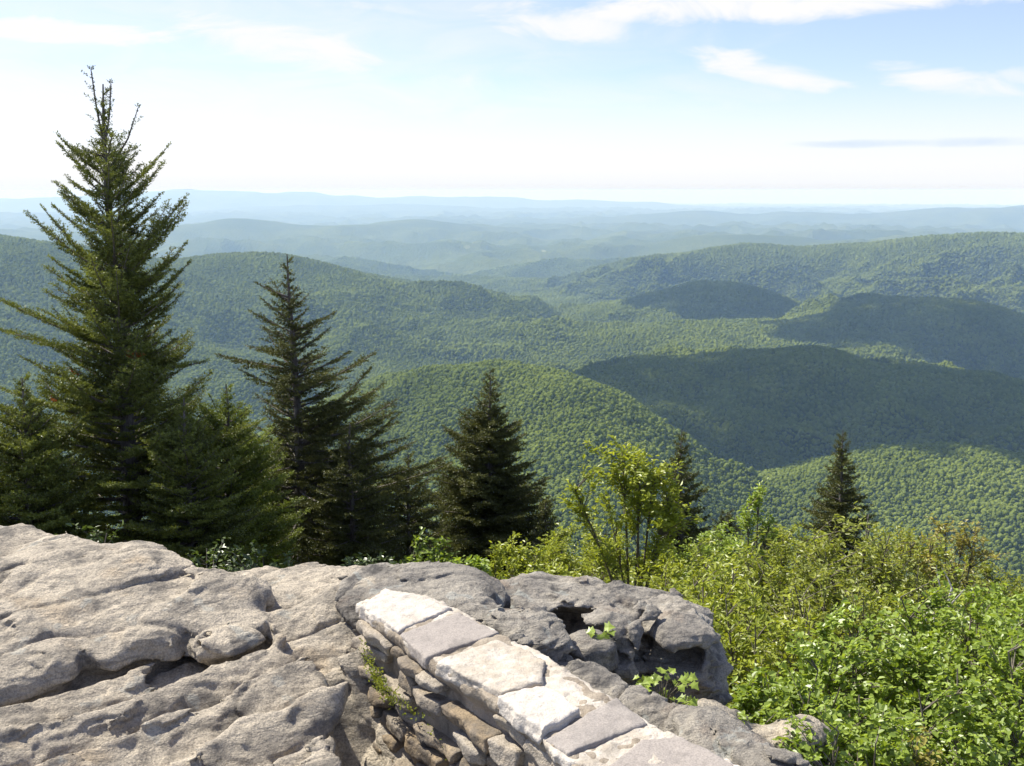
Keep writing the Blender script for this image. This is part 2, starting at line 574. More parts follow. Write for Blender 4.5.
# ------------------------------------------------------------------ cumulus drifting overhead, whose shadows lie on the right-hand hills
m_cloud, N = new_mat('cloud_white')
df = N.n('ShaderNodeBsdfDiffuse')
df.inputs[0].default_value = (0.85, 0.86, 0.88, 1)
tr = N.n('ShaderNodeBsdfTransparent')
lw = N.n('ShaderNodeLayerWeight')
lw.inputs[0].default_value = 0.5
g_ = N.n('ShaderNodeNewGeometry')
wisp = N.noise(g_.outputs['Position'], 1 / 170.0, 6, 0.6)
# water droplets thin out toward the ragged rim, where sunlight filters through
fac = N.math('ADD', N.ramp(lw.outputs['Facing'], 0.5, 1.0, 0.14, 1.0), N.ramp(wisp, 0.50, 0.66, 0.0, 0.7), clamp=True)
mx = N.n('ShaderNodeMixShader')
N.l(fac, mx.inputs[0])
N.l(df.outputs[0], mx.inputs[1])
N.l(tr.outputs[0], mx.inputs[2])
o_ = N.n('ShaderNodeOutputMaterial')
N.l(mx.outputs[0], o_.inputs[0])


def cumulus(gx, gy, gz, rx, ry, rz, seed, label, alt=1250.0):
    """A heaped cloud whose shadow falls around the ground point (gx, gy, gz)."""
    k = (alt - gz) / SUN_DIR[2]
    c = np.array([gx, gy, gz]) + SUN_DIR * k
    bm = bmesh.new()
    bmesh.ops.create_icosphere(bm, subdivisions=6, radius=1.0)
    v = np.array([q.co[:] for q in bm.verts])
    fc = np.array([[q.index for q in g.verts] for g in bm.faces])
    bm.free()
    n = 1 + 0.75 * fbm(v * 1.7, 5, seed, 0.6)
    v = v * n[:, None]
    v[:, 2] = np.where(v[:, 2] < -0.25, -0.25 + (v[:, 2] + 0.25) * 0.15, v[:, 2])
    o = mesh_obj('cloud', v * (rx, ry, rz), fc, m_cloud, loc=tuple(c))
    tag(o, label, 'cloud', kind='stuff')


def on_ground(px, py, y):
    q = at_y(px, py, y)
    return q[0], q[1], q[2]


CUM = [((832, 425, 2050), 600, 500, 200, 3, 'white heaped cloud shading the long dark hill at right'),
       ((1060, 410, 2150), 420, 520, 200, 4, 'white heaped cloud shading the right end of the dark hill'),
       ((940, 325, 3950), 520, 420, 220, 5, 'white heaped cloud shading the hill behind the dark one'),
       ((700, 297, 4950), 330, 330, 180, 6, 'small white cloud shading the dome shaped hill'),
       ((405, 372, 2650), 190, 170, 120, 7, 'small white cloud shading the hollow behind the central hill')]
for g, a, b_, c_, s_, lb in CUM:
    gx, gy, _ = on_ground(*g)
    gz = float(terrain_height(np.array([gx]), np.array([gy]))[0])
    cumulus(gx, gy, gz, a, b_, c_, s_, lb)

# ------------------------------------------------------------------ the air itself
m_haze, N = new_mat('haze_air')
pv = N.n('ShaderNodeVolumePrincipled')
pv.inputs['Color'].default_value = (0.43, 0.66, 1.0, 1)
pv.inputs['Absorption Color'].default_value = (0.82, 0.85, 0.88, 1)      # clear air scatters blue most and absorbs little
pv.inputs['Density'].default_value = 5.6e-5
pv.inputs['Anisotropy'].default_value = 0.0
o_ = N.n('ShaderNodeOutputMaterial')
N.l(pv.outputs[0], o_.inputs['Volume'])
zlo, zhi = float(GZ.min()) - 1.0, 14.0
hx, y0_, y1_ = 96000.0, -6000.0, 97000.0
hv = np.array([[sx * hx, yy, zz] for zz in (zlo, zhi) for yy in (y0_, y1_) for sx in (-1, 1)])
hf = np.array([[0, 2, 3, 1], [4, 5, 7, 6], [0, 1, 5, 4], [2, 6, 7, 3], [0, 4, 6, 2], [1, 3, 7, 5]])
haze = mesh_obj('haze', hv, hf, m_haze, smooth=False)
tag(haze, 'pale blue summer haze lying over the valleys and far ranges', 'haze', kind='stuff')
from concurrent.futures import ThreadPoolExecutor
POOL = ThreadPoolExecutor(4)


# ------------------------------------------------------------------ rock: signed distance fields turned into meshes
def surface_net(sdf, lo, hi, vox, coarse=6):
    """Mesh of {sdf < 0} in a box. The field is sampled coarsely, then finely only near the surface."""
    lo, hi = np.array(lo, float), np.array(hi, float)
    nc = np.maximum(np.ceil((hi - lo) / (vox * coarse)).astype(int), 2)
    cs = vox * coarse
    ax = [lo[i] + np.arange(nc[i] + 1) * cs for i in range(3)]
    X, Y, Z = np.meshgrid(*ax, indexing='ij')
    dc = sdf(np.stack([X.ravel(), Y.ravel(), Z.ravel()], 1)).reshape(X.shape)
    nf = nc * coarse + 1
    F = np.where(dc < 0, -1.0, 1.0).astype(np.float32)
    F = np.repeat(np.repeat(np.repeat(F, coarse, 0), coarse, 1), coarse, 2)[:nf[0], :nf[1], :nf[2]]
    corners = [dc[i:nc[0] + i, j:nc[1] + j, k:nc[2] + k] for i in (0, 1) for j in (0, 1) for k in (0, 1)]
    mn = np.min(np.abs(np.array(corners)), 0)
    sg = np.sign(np.array(corners))
    act = np.argwhere((mn < cs * 0.95) | (sg.min(0) != sg.max(0)))
    g = np.arange(coarse + 1)
    off = np.stack(np.meshgrid(g, g, g, indexing='ij'), -1).reshape(-1, 3)

    def block(s):
        ii = (act[s:s + 150, None, :] * coarse + off[None]).reshape(-1, 3)
        return ii, sdf((lo + ii * vox).astype(np.float32))
    for ii, dv in POOL.map(block, range(0, len(act), 150)):
        F[ii[:, 0], ii[:, 1], ii[:, 2]] = dv
    # close the box
    for a in range(3):
        sl = [slice(None)] * 3
        for e in (0, -1):
            sl[a] = e
            F[tuple(sl)] = np.maximum(F[tuple(sl)], 0.3 * vox)
    S = F < 0
    cell = np.zeros(tuple(nf - 1), dtype=np.int8)
    for i in (0, 1):
        for j in (0, 1):
            for k in (0, 1):
                cell += S[i:nf[0] - 1 + i, j:nf[1] - 1 + j, k:nf[2] - 1 + k]
    cc = np.argwhere((cell > 0) & (cell < 8))
    vid = np.full(tuple(nf - 1), -1, dtype=np.int32)
    vid[cc[:, 0], cc[:, 1], cc[:, 2]] = np.arange(len(cc))
    acc = np.zeros((len(cc), 3))
    cnt = np.zeros(len(cc))
    cor = [(i, j, k) for i in (0, 1) for j in (0, 1) for k in (0, 1)]
    val = {c: F[cc[:, 0] + c[0], cc[:, 1] + c[1], cc[:, 2] + c[2]] for c in cor}
    for c in cor:
        for a in range(3):
            if c[a] == 0:
                d = list(c)
                d[a] = 1
                v0, v1 = val[c], val[tuple(d)]
                x = (v0 < 0) != (v1 < 0)
                t = np.where(x, v0 / np.where(x, v0 - v1, 1), 0)
                p = np.repeat(np.array([c], float), len(cc), 0)
                p[:, a] += t
                acc += np.where(x[:, None], p, 0)
                cnt += x
    verts = lo + (cc + acc / cnt[:, None]) * vox
    faces = []
    for a in range(3):
        b, c = [(1, 2), (2, 0), (0, 1)][a]
        s0 = [slice(1, nf[q] - 1) for q in range(3)]
        s0[a] = slice(0, nf[a] - 1)
        s1 = list(s0)
        s1[a] = slice(1, nf[a])
        A, B = S[tuple(s0)], S[tuple(s1)]
        e = np.argwhere(A != B)
        base = e + 1
        base[:, a] -= 1
        inside = A[e[:, 0], e[:, 1], e[:, 2]]
        q = []
        for db, dcc in ((-1, -1), (0, -1), (0, 0), (-1, 0)):
            w = base.copy()
            w[:, b] += db
            w[:, c] += dcc
            q.append(vid[w[:, 0], w[:, 1], w[:, 2]])
        q = np.stack(q, 1)
        q = np.where(inside[:, None], q, q[:, ::-1])
        faces.append(q)
    faces = np.concatenate(faces)
    faces = faces[(faces >= 0).all(1)]
    return verts, faces


def poly_sdf(x, y, poly):
    """Signed distance in plan to a polygon (negative inside)."""
    poly = np.asarray(poly, float)
    d = np.full(len(x), 1e9)
    ins = np.zeros(len(x), bool)
    for i in range(len(poly)):
        a, b = poly[i], poly[(i + 1) % len(poly)]
        e = b - a
        wx, wy = x - a[0], y - a[1]
        t = np.clip((wx * e[0] + wy * e[1]) / (e @ e), 0, 1)
        d = np.minimum(d, (wx - t * e[0]) ** 2 + (wy - t * e[1]) ** 2)
        c = ((a[1] <= y) & (b[1] > y)) | ((b[1] <= y) & (a[1] > y))
        with np.errstate(divide='ignore', invalid='ignore'):
            xi = a[0] + (y - a[1]) / (b[1] - a[1]) * e[0]
        ins ^= c & (x < xi)
    return np.where(ins, -1, 1) * np.sqrt(d)


def smax(a, b, k):
    h = np.clip(0.5 - 0.5 * (a - b) / k, 0, 1)
    return a * (1 - h) + b * h + k * h * (1 - h)


def smin(a, b, k):
    return -smax(-a, -b, k)


def plan(pts, z):
    return [at_z(a, b, z)[:2] for a, b in pts]


def poly_z(x, y, pts3):
    """Inverse distance interpolation of scattered heights."""
    pts3 = np.asarray(pts3)
    w = 1.0 / (((x[:, None] - pts3[None, :, 0]) ** 2 + (y[:, None] - pts3[None, :, 1]) ** 2) ** 1.5 + 0.0012)
    return (w * pts3[None, :, 2]).sum(1) / w.sum(1)


class Plan:
    """A function of the plan position, tabulated once and read back bilinearly."""
    def __init__(self, fn, x0, x1, y0, y1, step):
        self.x0, self.y0, self.s = x0, y0, step
        self.nx, self.ny = int((x1 - x0) / step) + 2, int((y1 - y0) / step) + 2
        X, Y = np.meshgrid(x0 + np.arange(self.nx) * step, y0 + np.arange(self.ny) * step, indexing='ij')
        self.v = fn(X.ravel(), Y.ravel()).reshape(self.nx, self.ny)

    def __call__(self, x, y):
        u = np.clip((x - self.x0) / self.s, 0, self.nx - 1.001)
        w = np.clip((y - self.y0) / self.s, 0, self.ny - 1.001)
        i, j = u.astype(np.int32), w.astype(np.int32)
        u, w = u - i, w - j
        v = self.v
        return (v[i, j] * (1 - u) + v[i + 1, j] * u) * (1 - w) + (v[i, j + 1] * (1 - u) + v[i + 1, j + 1] * u) * w


STRIKE = np.array([0.70, 0.71, 0.0])           # ledges run from near left to far right
DIPN = np.array([0.30, -0.34, 0.89])
DIPN /= np.linalg.norm(DIPN)
STRIKE = np.cross(DIPN, np.cross(STRIKE, DIPN))
STRIKE /= np.linalg.norm(STRIKE)
ACROSS = np.cross(DIPN, STRIKE)


def bedding(p):
    return np.stack([p @ STRIKE, p @ ACROSS, p @ DIPN], 1)


def strata(p, seed=0, amp=1.0):
    """Weathering of foliated gneiss: long grooves along the layers, pits and broad swells."""
    b = bedding(p)
    wob = 0.06 * perlin(p * 2.2, seed + 5)
    b[:, 2] += wob
    g = fbm(b * np.array([1.4, 4.0, 17.0]), 3, seed + 1, 0.55)
    s = perlin(p * 3.1, seed + 2) * 0.028 + perlin(p * 7.0, seed + 3) * 0.010
    q = b * np.array([1.6, 3.0, 9.0])
    crack = np.clip(0.10 - np.abs(perlin(q, seed + 4)), 0, 0.10) * 10
    fine = fbm(p * 34, 2, seed + 6) * 0.006
    pit = np.clip(perlin(b * np.array([9, 13, 22]), seed + 8) - 0.18, 0, 1) * 0.045
    # spalled plates: the surface breaks off in thin sheets with crisp edges
    q5 = (fbm(b * np.array([1.3, 2.6, 7.5]), 3, seed + 9, 0.5) + 1.2) * 6.5
    fl = np.floor(q5)
    plate = (fl + smooth01(q5 - fl, 0.70, 1.0)) / 6.5 - 1.2
    return amp * (0.010 * g + s + 0.026 * crack ** 2 + fine + pit + 0.075 * plate)


def rock_material(name, light, mid, dark, rust, lichen=0.35, scale=1.0, bump=0.010):
    m, N = new_mat(name)
    g = N.n('ShaderNodeNewGeometry')
    p = g.outputs['Position']
    rot = Matrix((STRIKE, ACROSS, DIPN)).to_euler()
    bed = N.mapping(p, scale=(2.2 * scale, 6 * scale, 26 * scale), rot=tuple(rot))
    band = N.noise(bed, 1.3, 5, 0.62, 0.6)
    blot = N.noise(p, 2.3 * scale, 5, 0.62)
    blot2 = N.noise(N.mapping(p, loc=(3, 8, 1)), 6.5 * scale, 6, 0.68)
    speck = N.noise(p, 130 * scale, 3, 0.7)
    c = N.mix(N.ramp(blot, 0.36, 0.62), mid, light)
    c = N.mix(N.ramp(blot2, 0.48, 0.66, 0, 0.85), c, dark)
    c = N.mix(N.ramp(band, 0.52, 0.70, 0, 0.6), c, dark)
    c = N.mix(N.ramp(N.noise(N.mapping(p, loc=(9, 2, 4)), 3.6 * scale, 4, 0.6), 0.56, 0.72, 0, 0.55), c, rust)
    li = N.math('MULTIPLY', N.ramp(N.noise(N.mapping(p, loc=(1, 5, 7)), 7.0 * scale, 3, 0.55, 0.3), 0.63, 0.67), N.ramp(speck, 0.30, 0.55))
    c = N.mix(N.math('MULTIPLY', li, lichen), c, (0.50, 0.52, 0.46))
    dk = N.ramp(N.noise(N.mapping(p, loc=(2, 2, 9)), 15 * scale, 5, 0.7), 0.60, 0.72, 0, 0.55)
    c = N.mix(dk, c, (0.07, 0.068, 0.062))
    c = N.mix(N.ramp(speck, 0.38, 0.66, 0, 0.5), c, (0.10, 0.095, 0.085))
    h = N.math('ADD', N.math('MULTIPLY', N.noise(bed, 2.0, 4, 0.6, 0.7), 0.55), N.math('ADD', N.math('MULTIPLY', N.noise(p, 22 * scale, 7, 0.72), 1.25), N.math('MULTIPLY', speck, 0.14)))
    bp = N.n('ShaderNodeBump')
    bp.inputs['Strength'].default_value = 1.0
    bp.inputs['Distance'].default_value = bump * 2.2
    N.l(h, bp.inputs['Height'])
    pr = N.n('ShaderNodeBsdfPrincipled')
    N.l(c, pr.inputs['Base Color'])
    N.l(bp.outputs[0], pr.inputs['Normal'])
    pr.inputs['Roughness'].default_value = 0.88
    pr.inputs['Specular IOR Level'].default_value = 0.25
    o = N.n('ShaderNodeOutputMaterial')
    N.l(pr.outputs[0], o.inputs[0])
    return m


M_LEDGE = rock_material('gneiss_pale', (0.58, 0.50, 0.375), (0.43, 0.372, 0.282), (0.17, 0.152, 0.124), (0.42, 0.32, 0.20), 0.4)
M_BOULDER = rock_material('gneiss_grey', (0.44, 0.395, 0.315), (0.27, 0.243, 0.20), (0.09, 0.083, 0.073), (0.29, 0.21, 0.145), 0.5, 1.2)

# --- the bare outcrop at left: an upper ledge overhanging stepped lower slabs
LEDGE = plan([(-420, 520), (-420, 700), (-150, 715), (0, 694), (40, 684), (75, 672), (84, 662), (110, 663), (140, 652), (172, 652), (182, 643), (200, 655), (228, 652), (258, 640), (264, 630), (270, 628)], -1.70) + \
    plan([(277, 612), (272, 600), (260, 592), (262, 584), (272, 582), (272, 575), (200, 568), (130, 556), (60, 543), (0, 531), (-420, 490)], -1.58)
LEDGE_TOP = [tuple(at_z(a, b, z)) for a, b, z in [(0, 546, -1.53), (60, 553, -1.50), (130, 557, -1.47), (200, 569, -1.535), (262, 575, -1.565), (268, 620, -1.67), (200, 630, -1.66), (200, 600, -1.59),
             (100, 640, -1.66), (100, 590, -1.53), (20, 660, -1.63), (20, 600, -1.55), (-100, 560, -1.55), (-200, 545, -1.52), (-400, 535, -1.50), (-300, 650, -1.55), (0, 690, -1.66)]]
EDGE = plan([(-900, 900), (-900, 560), (150, 590), (270, 590), (330, 640), (326, 668), (318, 682), (333, 690), (335, 710), (326, 735), (330, 766), (322, 800), (330, 900), (330, 1500), (-900, 1500)], -1.78)
SLAB_TOP = [tuple(at_z(a, b, z)) for a, b, z in [(0, 766, -1.74), (150, 766, -1.77), (300, 766, -1.77), (312, 690, -1.755), (200, 700, -1.79), (100, 720, -1.77), (0, 720, -1.75), (250, 650, -1.83), (100, 672, -1.80), (300, 620, -1.80), (-300, 760, -1.7)]]
LOW_TOP = [tuple(at_z(a, b, z)) for a, b, z in [(280, 590, -1.66), (330, 582, -1.58), (360, 574, -1.54), (300, 620, -1.74), (340, 610, -1.66), (330, 640, -1.73), (350, 660, -1.76), (345, 672, -1.86), (385, 690, -1.80),
           (440, 820, -1.98), (405, 745, -1.94), (425, 766, -1.93)]] + [(-0.575, 3.42, -2.2), (-0.56, 3.30, -2.4), (-0.53, 3.18, -2.4), (-0.51, 3.05, -2.4), (-0.48, 2.92, -2.4), (-0.45, 2.78, -2.4), (-0.47, 3.12, -2.35), (-0.50, 3.27, -2.35), (-0.43, 2.98, -2.35)] + [tuple(at_y(a, b, y)) for a, b, y in [(358, 628, 3.64), (368, 655, 3.52), (386, 690, 3.37), (426, 722, 3.20), (452, 764, 3.06), (480, 800, 2.95)]] + [tuple(at_z(a, b, z)) for a, b, z in [(470, 700, -1.98), (530, 740, -2.06), (600, 766, -2.15), (560, 690, -2.15), (640, 720, -2.3)]]
S2 = STRIKE[:2] / np.linalg.norm(STRIKE[:2])


_B = (-3.6, 0.6, 1.8, 4.9)
LEDGE_Z = Plan(lambda x, y: poly_z(x, y, LEDGE_TOP), *_B, 0.02)
SLAB_Z = Plan(lambda x, y: poly_z(x, y, SLAB_TOP), *_B, 0.02)
LOW_Z = Plan(lambda x, y: poly_z(x, y, LOW_TOP), *_B, 0.02)
LEDGE_D = Plan(lambda x, y: poly_sdf(x, y, LEDGE), *_B, 0.01)
EDGE_D = Plan(lambda x, y: poly_sdf(x, y, EDGE), *_B, 0.01)


def outcrop_sdf(p):
    x, y, z = p[:, 0], p[:, 1], p[:, 2]
    wx = x + 0.035 * perlin(p * 5.0, 41) + 0.012 * perlin(p * 17.0, 42)
    wy = y + 0.035 * perlin(p * 5.0, 43) + 0.012 * perlin(p * 17.0, 44)
    # recession by layer: softer beds are eaten back under the harder ones
    bw = p @ DIPN + 0.03 * perlin(p * 3.0, 45)
    rec = 0.05 * perlin(np.stack([bw * 13, 0 * bw, 0.5 * x], 1), 46)
    # upper ledge
    zt = LEDGE_Z(x, y)
    dl = LEDGE_D(wx, wy)
    under = np.clip((zt - z - 0.09) / 0.16, 0, 1)
    dl = dl + 0.27 * under ** 1.4 + rec * 0.7
    top = (z - zt) * 0.95
    ledge = smax(top, dl, 0.085)
    # stepped slab below: small treads parallel to the bedding
    c = (wx * -S2[1] + wy * S2[0])
    st = c * 4.6 + 0.50 * perlin(p * np.array([1.3, 1.3, 0]), 51) + 0.12 * perlin(p * np.array([6, 6, 0]), 52)
    fr = st - np.floor(st)
    tread = (np.clip(fr / 0.80, 0, 1) ** 1.2 - smooth01(fr, 0.86, 1.0)) * 0.075 - 0.03
    zs = SLAB_Z(x, y) + tread * (0.55 + 0.9 * np.clip(perlin(p * np.array([1.0, 1.0, 0]) + 3, 53) + 0.3, 0, 1))
    de = EDGE_D(wx, wy) + rec * 0.8
    slab = smax((z - zs) * 0.7, de, 0.04)
    # lower rock running under the wall
    zl = LOW_Z(x, y) + tread * 0.40
    low = (z - zl) * 0.75
    d = smin(slab, low, 0.03)
    d = smin(d, ledge, 0.015)
    d = smax(d, np.maximum(y - 4.62 - 0.2 * perlin(p * 1.5, 55), x - 0.35), 0.15)
    return d + strata(p, 0, 0.78)


v, f = surface_net(outcrop_sdf, (-3.0, 2.3, -2.4), (0.30, 4.75, -1.15), 0.0095, 5)
rock = mesh_obj('rock_outcrop', v, f, M_LEDGE)
tag(rock, 'broad pale weathered rock outcrop with an overhanging ledge left of the stone wall', 'rock')

# --- separate rocks beyond the wall


def blob_rock(name, label, sdf, lo, hi, vox, mat, cat='rock'):
    v, f = surface_net(sdf, lo, hi, vox, 5)
    o = mesh_obj(name, v, f, mat)
    return tag(o, label, cat)


def ell(p, c, r, rot=0.0):
    q = p - np.asarray(c)
    ca, sa = math.cos(rot), math.sin(rot)
    q = np.stack([q[:, 0] * ca + q[:, 1] * sa, -q[:, 0] * sa + q[:, 1] * ca, q[:, 2]], 1)
    k = (np.abs(q / np.asarray(r)) ** 2.7).sum(1) ** (1 / 2.7)
    return (k - 1) * min(r)




def creases(p, seed, a):
    w = p + 0.05 * np.stack([perlin(p * 4, seed + 1), perlin(p * 4, seed + 2), 0 * p[:, 0]], 1)
    return a * (0.25 - np.abs(perlin(w * np.array([3.2, 3.2, 5.0]), seed))) * -1.6




def boulder_sdf(p):
    """The grey boulder: a long rounded back with a knobbly, hollowed right end."""
    p = p + np.array([0, 0, 0.085])
    d = ell(p, at_y(560, 622, 4.20), (0.42, 0.32, 0.215), -0.05)
    d = smin(d, ell(p, at_y(640, 632, 4.18), (0.33, 0.30, 0.20), -0.1), 0.10)
    d = smin(d, ell(p, at_y(510, 614, 4.22), (0.20, 0.22, 0.15)), 0.10)
    d = smin(d, ell(p, at_y(672, 640, 4.00), (0.15, 0.17, 0.16)), 0.05)      # knob
    d = smin(d, ell(p, at_y(650, 678, 3.92), (0.20, 0.15, 0.085), -0.25), 0.04)    # lower lip
    d = smin(d, ell(p, at_y(706, 664, 3.98), (0.115, 0.12, 0.065), -0.2), 0.04)    # nose
    d = smin(d, ell(p, at_y(625, 646, 3.86), (0.085, 0.085, 0.075)), 0.03)      # round knob with a hole
    d = smin(d, ell(p, at_y(580, 606, 3.98), (0.17, 0.10, 0.045), 0.15), 0.03)    # pale brow
    # hollows
    d = smax(d, -ell(p, at_y(566, 628, 3.90), (0.215, 0.27, 0.12), 0.1), 0.014)
    d = smax(d, -ell(p, at_y(524, 604, 3.98), (0.080, 0.14, 0.055)), 0.014)
    d = smax(d, -ell(p, at_y(652, 630, 3.84), (0.068, 0.26, 0.120), 0.1), 0.014)
    d = smax(d, -ell(p, at_y(620, 643, 3.78), (0.032, 0.09, 0.028)), 0.01)
    d = smax(d, -ell(p, at_y(690, 645, 3.82), (0.065, 0.14, 0.05)), 0.014)
    d = smax(d, -ell(p, at_y(635, 593, 4.10), (0.075, 0.07, 0.036)), 0.01)
    d = smax(d, -ell(p, at_y(684, 655, 3.80), (0.040, 0.05, 0.02)), 0.015)
    # foot
    d = smin(d, ell(p, at_y(600, 690, 4.25), (0.40, 0.26, 0.40)), 0.05)
    lay = p[:, 2] * 14 + 2.0 * p[:, 0] + 1.2 * perlin(p * 4, 63)
    return d + strata(p, 60, 0.62) + creases(p, 65, 0.03) + 0.011 * np.sin(lay * 3.4) + 0.024 * perlin(p * np.array([9, 9, 15]), 64) + 0.02 * np.abs(perlin(p * np.array([16, 16, 26]), 66))


blob_rock('boulder', 'large grey boulder with dark hollows and knobbly end beyond the wall', boulder_sdf, (-0.55, 3.45, -2.75), (1.12, 4.75, -1.42), 0.0068, M_BOULDER)


def back_ledge_sdf(p):
    p = p + np.array([0, 0, 0.06])
    d = ell(p, at_y(425, 590, 4.05), (0.27, 0.22, 0.125), -0.08)
    d = smin(d, ell(p, at_y(385, 588, 4.0), (0.16, 0.20, 0.10), 0.0), 0.06)
    d = smin(d, ell(p, at_y(420, 640, 4.1), (0.34, 0.24, 0.30)), 0.05)
    return d + strata(p, 83, 0.75) + creases(p, 85, 0.02)


blob_rock('ledge_rock', 'low grey rock ledge behind the far end of the stone wall', back_ledge_sdf, (-0.95, 3.6, -2.5), (0.12, 4.5, -1.35), 0.0075, M_BOULDER)


def mid_rock_sdf(p):
    p = p + np.array([0, 0, 0.035])
    d = ell(p, at_y(500, 632, 3.74), (0.30, 0.12, 0.075), -0.48)
    d = smin(d, ell(p, at_y(560, 665, 3.58), (0.20, 0.10, 0.06), -0.6), 0.05)
    d = smin(d, ell(p, at_y(468, 612, 3.84), (0.14, 0.10, 0.05), -0.3), 0.04)
    d = smin(d, ell(p, at_y(520, 690, 3.75), (0.30, 0.20, 0.22), -0.4), 0.04)
    return d + strata(p, 92, 0.8) + creases(p, 93, 0.03)


blob_rock('rock_slab', 'pale rock slab squeezed between the wall top and the hollowed boulder', mid_rock_sdf, (-0.6, 3.1, -2.4), (0.55, 4.15, -1.5), 0.0065, M_BOULDER)


def flank_sdf(p):
    p = p + np.array([0, 0, 0.045])
    d = ell(p, at_y(600, 690, 3.42), (0.24, 0.10, 0.10), -0.75)
    d = smin(d, ell(p, at_y(690, 742, 3.12), (0.24, 0.11, 0.12), -0.70), 0.05)
    d = smin(d, ell(p, at_y(760, 790, 2.85), (0.20, 0.12, 0.14), -0.7), 0.05)
    return d + strata(p, 95, 0.75) + creases(p, 96, 0.03)


blob_rock('footing_rock', 'weathered rock footing along the far side of the stone wall', flank_sdf, (-0.25, 2.4, -2.2), (1.05, 3.8, -1.45), 0.0065, M_BOULDER)


blob_rock('loose_stone', 'small brown stone wedged below the leafy seedling in the hollow', lambda p: ell(p, at_y(592, 652, 3.78), (0.10, 0.09, 0.065), 0.3) + strata(p, 99, 0.4), (0.1, 3.55, -2.1), (0.55, 4.0, -1.7), 0.006, M_BOULDER)


def low_right_sdf(p):
    d = ell(p, at_y(712, 742, 3.55), (0.22, 0.15, 0.10), 0.15)
    d = smin(d, ell(p, at_y(775, 738, 3.62), (0.17, 0.10, 0.06), 0.2), 0.05)
    d = smin(d, ell(p, at_y(735, 790, 3.65), (0.35, 0.22, 0.16)), 0.05)
    return d + strata(p, 70, 0.6) + creases(p, 71, 0.03)


blob_rock('flat_rock', 'flat pale rock half hidden by shrubs at the right foot of the wall', low_right_sdf, (0.2, 3.1, -2.75), (1.5, 4.1, -1.85), 0.0075, M_LEDGE)
# ------------------------------------------------------------------ the mortared stone wall
WT = -1.55


def stone_material(name, a, b, c, speck=0.3, bump=0.006):
    m, N = new_mat(name)
    g = N.n('ShaderNodeNewGeometry')
    p = g.outputs['Position']
    oi = N.n('ShaderNodeObjectInfo')
    n1 = N.noise(p, 9, 6, 0.66)
    n2 = N.noise(N.mapping(p, loc=(4, 1, 2)), 30, 5, 0.7)
    sp = N.noise(p, 170, 2, 0.7)
    col = N.mix(N.ramp(n1, 0.36, 0.64), a, b)
    col = N.mix(N.ramp(oi.outputs['Random'], 0.0, 1.0, 0.0, 0.7), col, c)
    col = N.mix(N.ramp(n2, 0.56, 0.72, 0, 0.5), col, tuple(0.5 * q for q in a))
    st = N.noise(N.mapping(p, loc=(7, 3, 5)), 4.5, 5, 0.65)
    col = N.mix(N.ramp(st, 0.52, 0.68, 0, 0.55), col, tuple(0.45 * q for q in b))
    col = N.mix(N.ramp(sp, 0.35, 0.7, 0, speck), col, tuple(0.45 * q for q in b))
    h = N.math('ADD', n2, N.math('ADD', N.math('MULTIPLY', sp, 0.25), n1))
    bp = N.n('ShaderNodeBump')
    bp.inputs['Distance'].default_value = bump
    bp.inputs['Strength'].default_value = 1
    N.l(h, bp.inputs['Height'])
    pr = N.n('ShaderNodeBsdfPrincipled')
    N.l(col, pr.inputs['Base Color'])
    N.l(bp.outputs[0], pr.inputs['Normal'])
    pr.inputs['Roughness'].default_value = 0.9
    pr.inputs['Specular IOR Level'].default_value = 0.2
    o = N.n('ShaderNodeOutputMaterial')
    N.l(pr.outputs[0], o.inputs[0])
    return m


M_CAPW = stone_material('pale_capstone', (0.54, 0.49, 0.41), (0.40, 0.345, 0.265), (0.56, 0.51, 0.44), 0.3, 0.008)
M_CAPG = stone_material('grey_capstone', (0.34, 0.305, 0.265), (0.27, 0.245, 0.215), (0.33, 0.29, 0.25), 0.42, 0.004)
M_MORT = stone_material('old_mortar', (0.40, 0.345, 0.26), (0.20, 0.165, 0.12), (0.30, 0.25, 0.19), 0.25, 0.012)
M_STONE = stone_material('wall_stone', (0.30, 0.225, 0.135), (0.15, 0.125, 0.095), (0.46, 0.41, 0.33), 0.45, 0.010)

wall = empty('stone_wall', (0, 3.1, -2.0))
tag(wall, 'low mortared stone wall topped with flat white and grey capstones', 'wall')
W0 = np.array([0.0, 3.1, -2.0])


def wall_part(name, sdf, lo, hi, vox, mat, label=None):
    v, f = surface_net(sdf, lo, hi, vox, 5)
    if not len(f):
        return None
    o = mesh_obj(name, v - W0, f, mat, parent=wall)
    if label:
        o['label'] = label
    return o


def slab_part(name, pix, z, thick, mat, seed, rough=1.0, label=None, rnd=0.012, tilt=0.0):
    pl = np.array(plan(pix, z))
    lo = np.array([pl[:, 0].min() - 0.04, pl[:, 1].min() - 0.04, z - thick - 0.05])
    hi = np.array([pl[:, 0].max() + 0.04, pl[:, 1].max() + 0.04, z + 0.05])
    cx, cy = pl.mean(0)

    def sdf(p):
        wx = p[:, 0] + 0.010 * rough * perlin(p * 14, seed) + 0.004 * perlin(p * 45, seed + 1)
        wy = p[:, 1] + 0.010 * rough * perlin(p * 14, seed + 2) + 0.004 * perlin(p * 45, seed + 3)
        d2 = poly_sdf(wx, wy, pl)
        zt = z + 0.007 * rough * perlin(p * np.array([6, 6, 0]), seed + 4) + tilt * (p[:, 0] - cx)
        dz = np.maximum(p[:, 2] - zt, (z - thick) - p[:, 2])
        lay = 0.006 * perlin(np.stack([p[:, 0] * 5, p[:, 1] * 5, p[:, 2] * 70], 1), seed + 5)
        return smax(d2 + rnd * 0.4 + lay, dz, rnd) + 0.0035 * rough * fbm(p * 26, 3, seed + 6)
    return wall_part(name, sdf, lo, hi, 0.0055, mat, label)


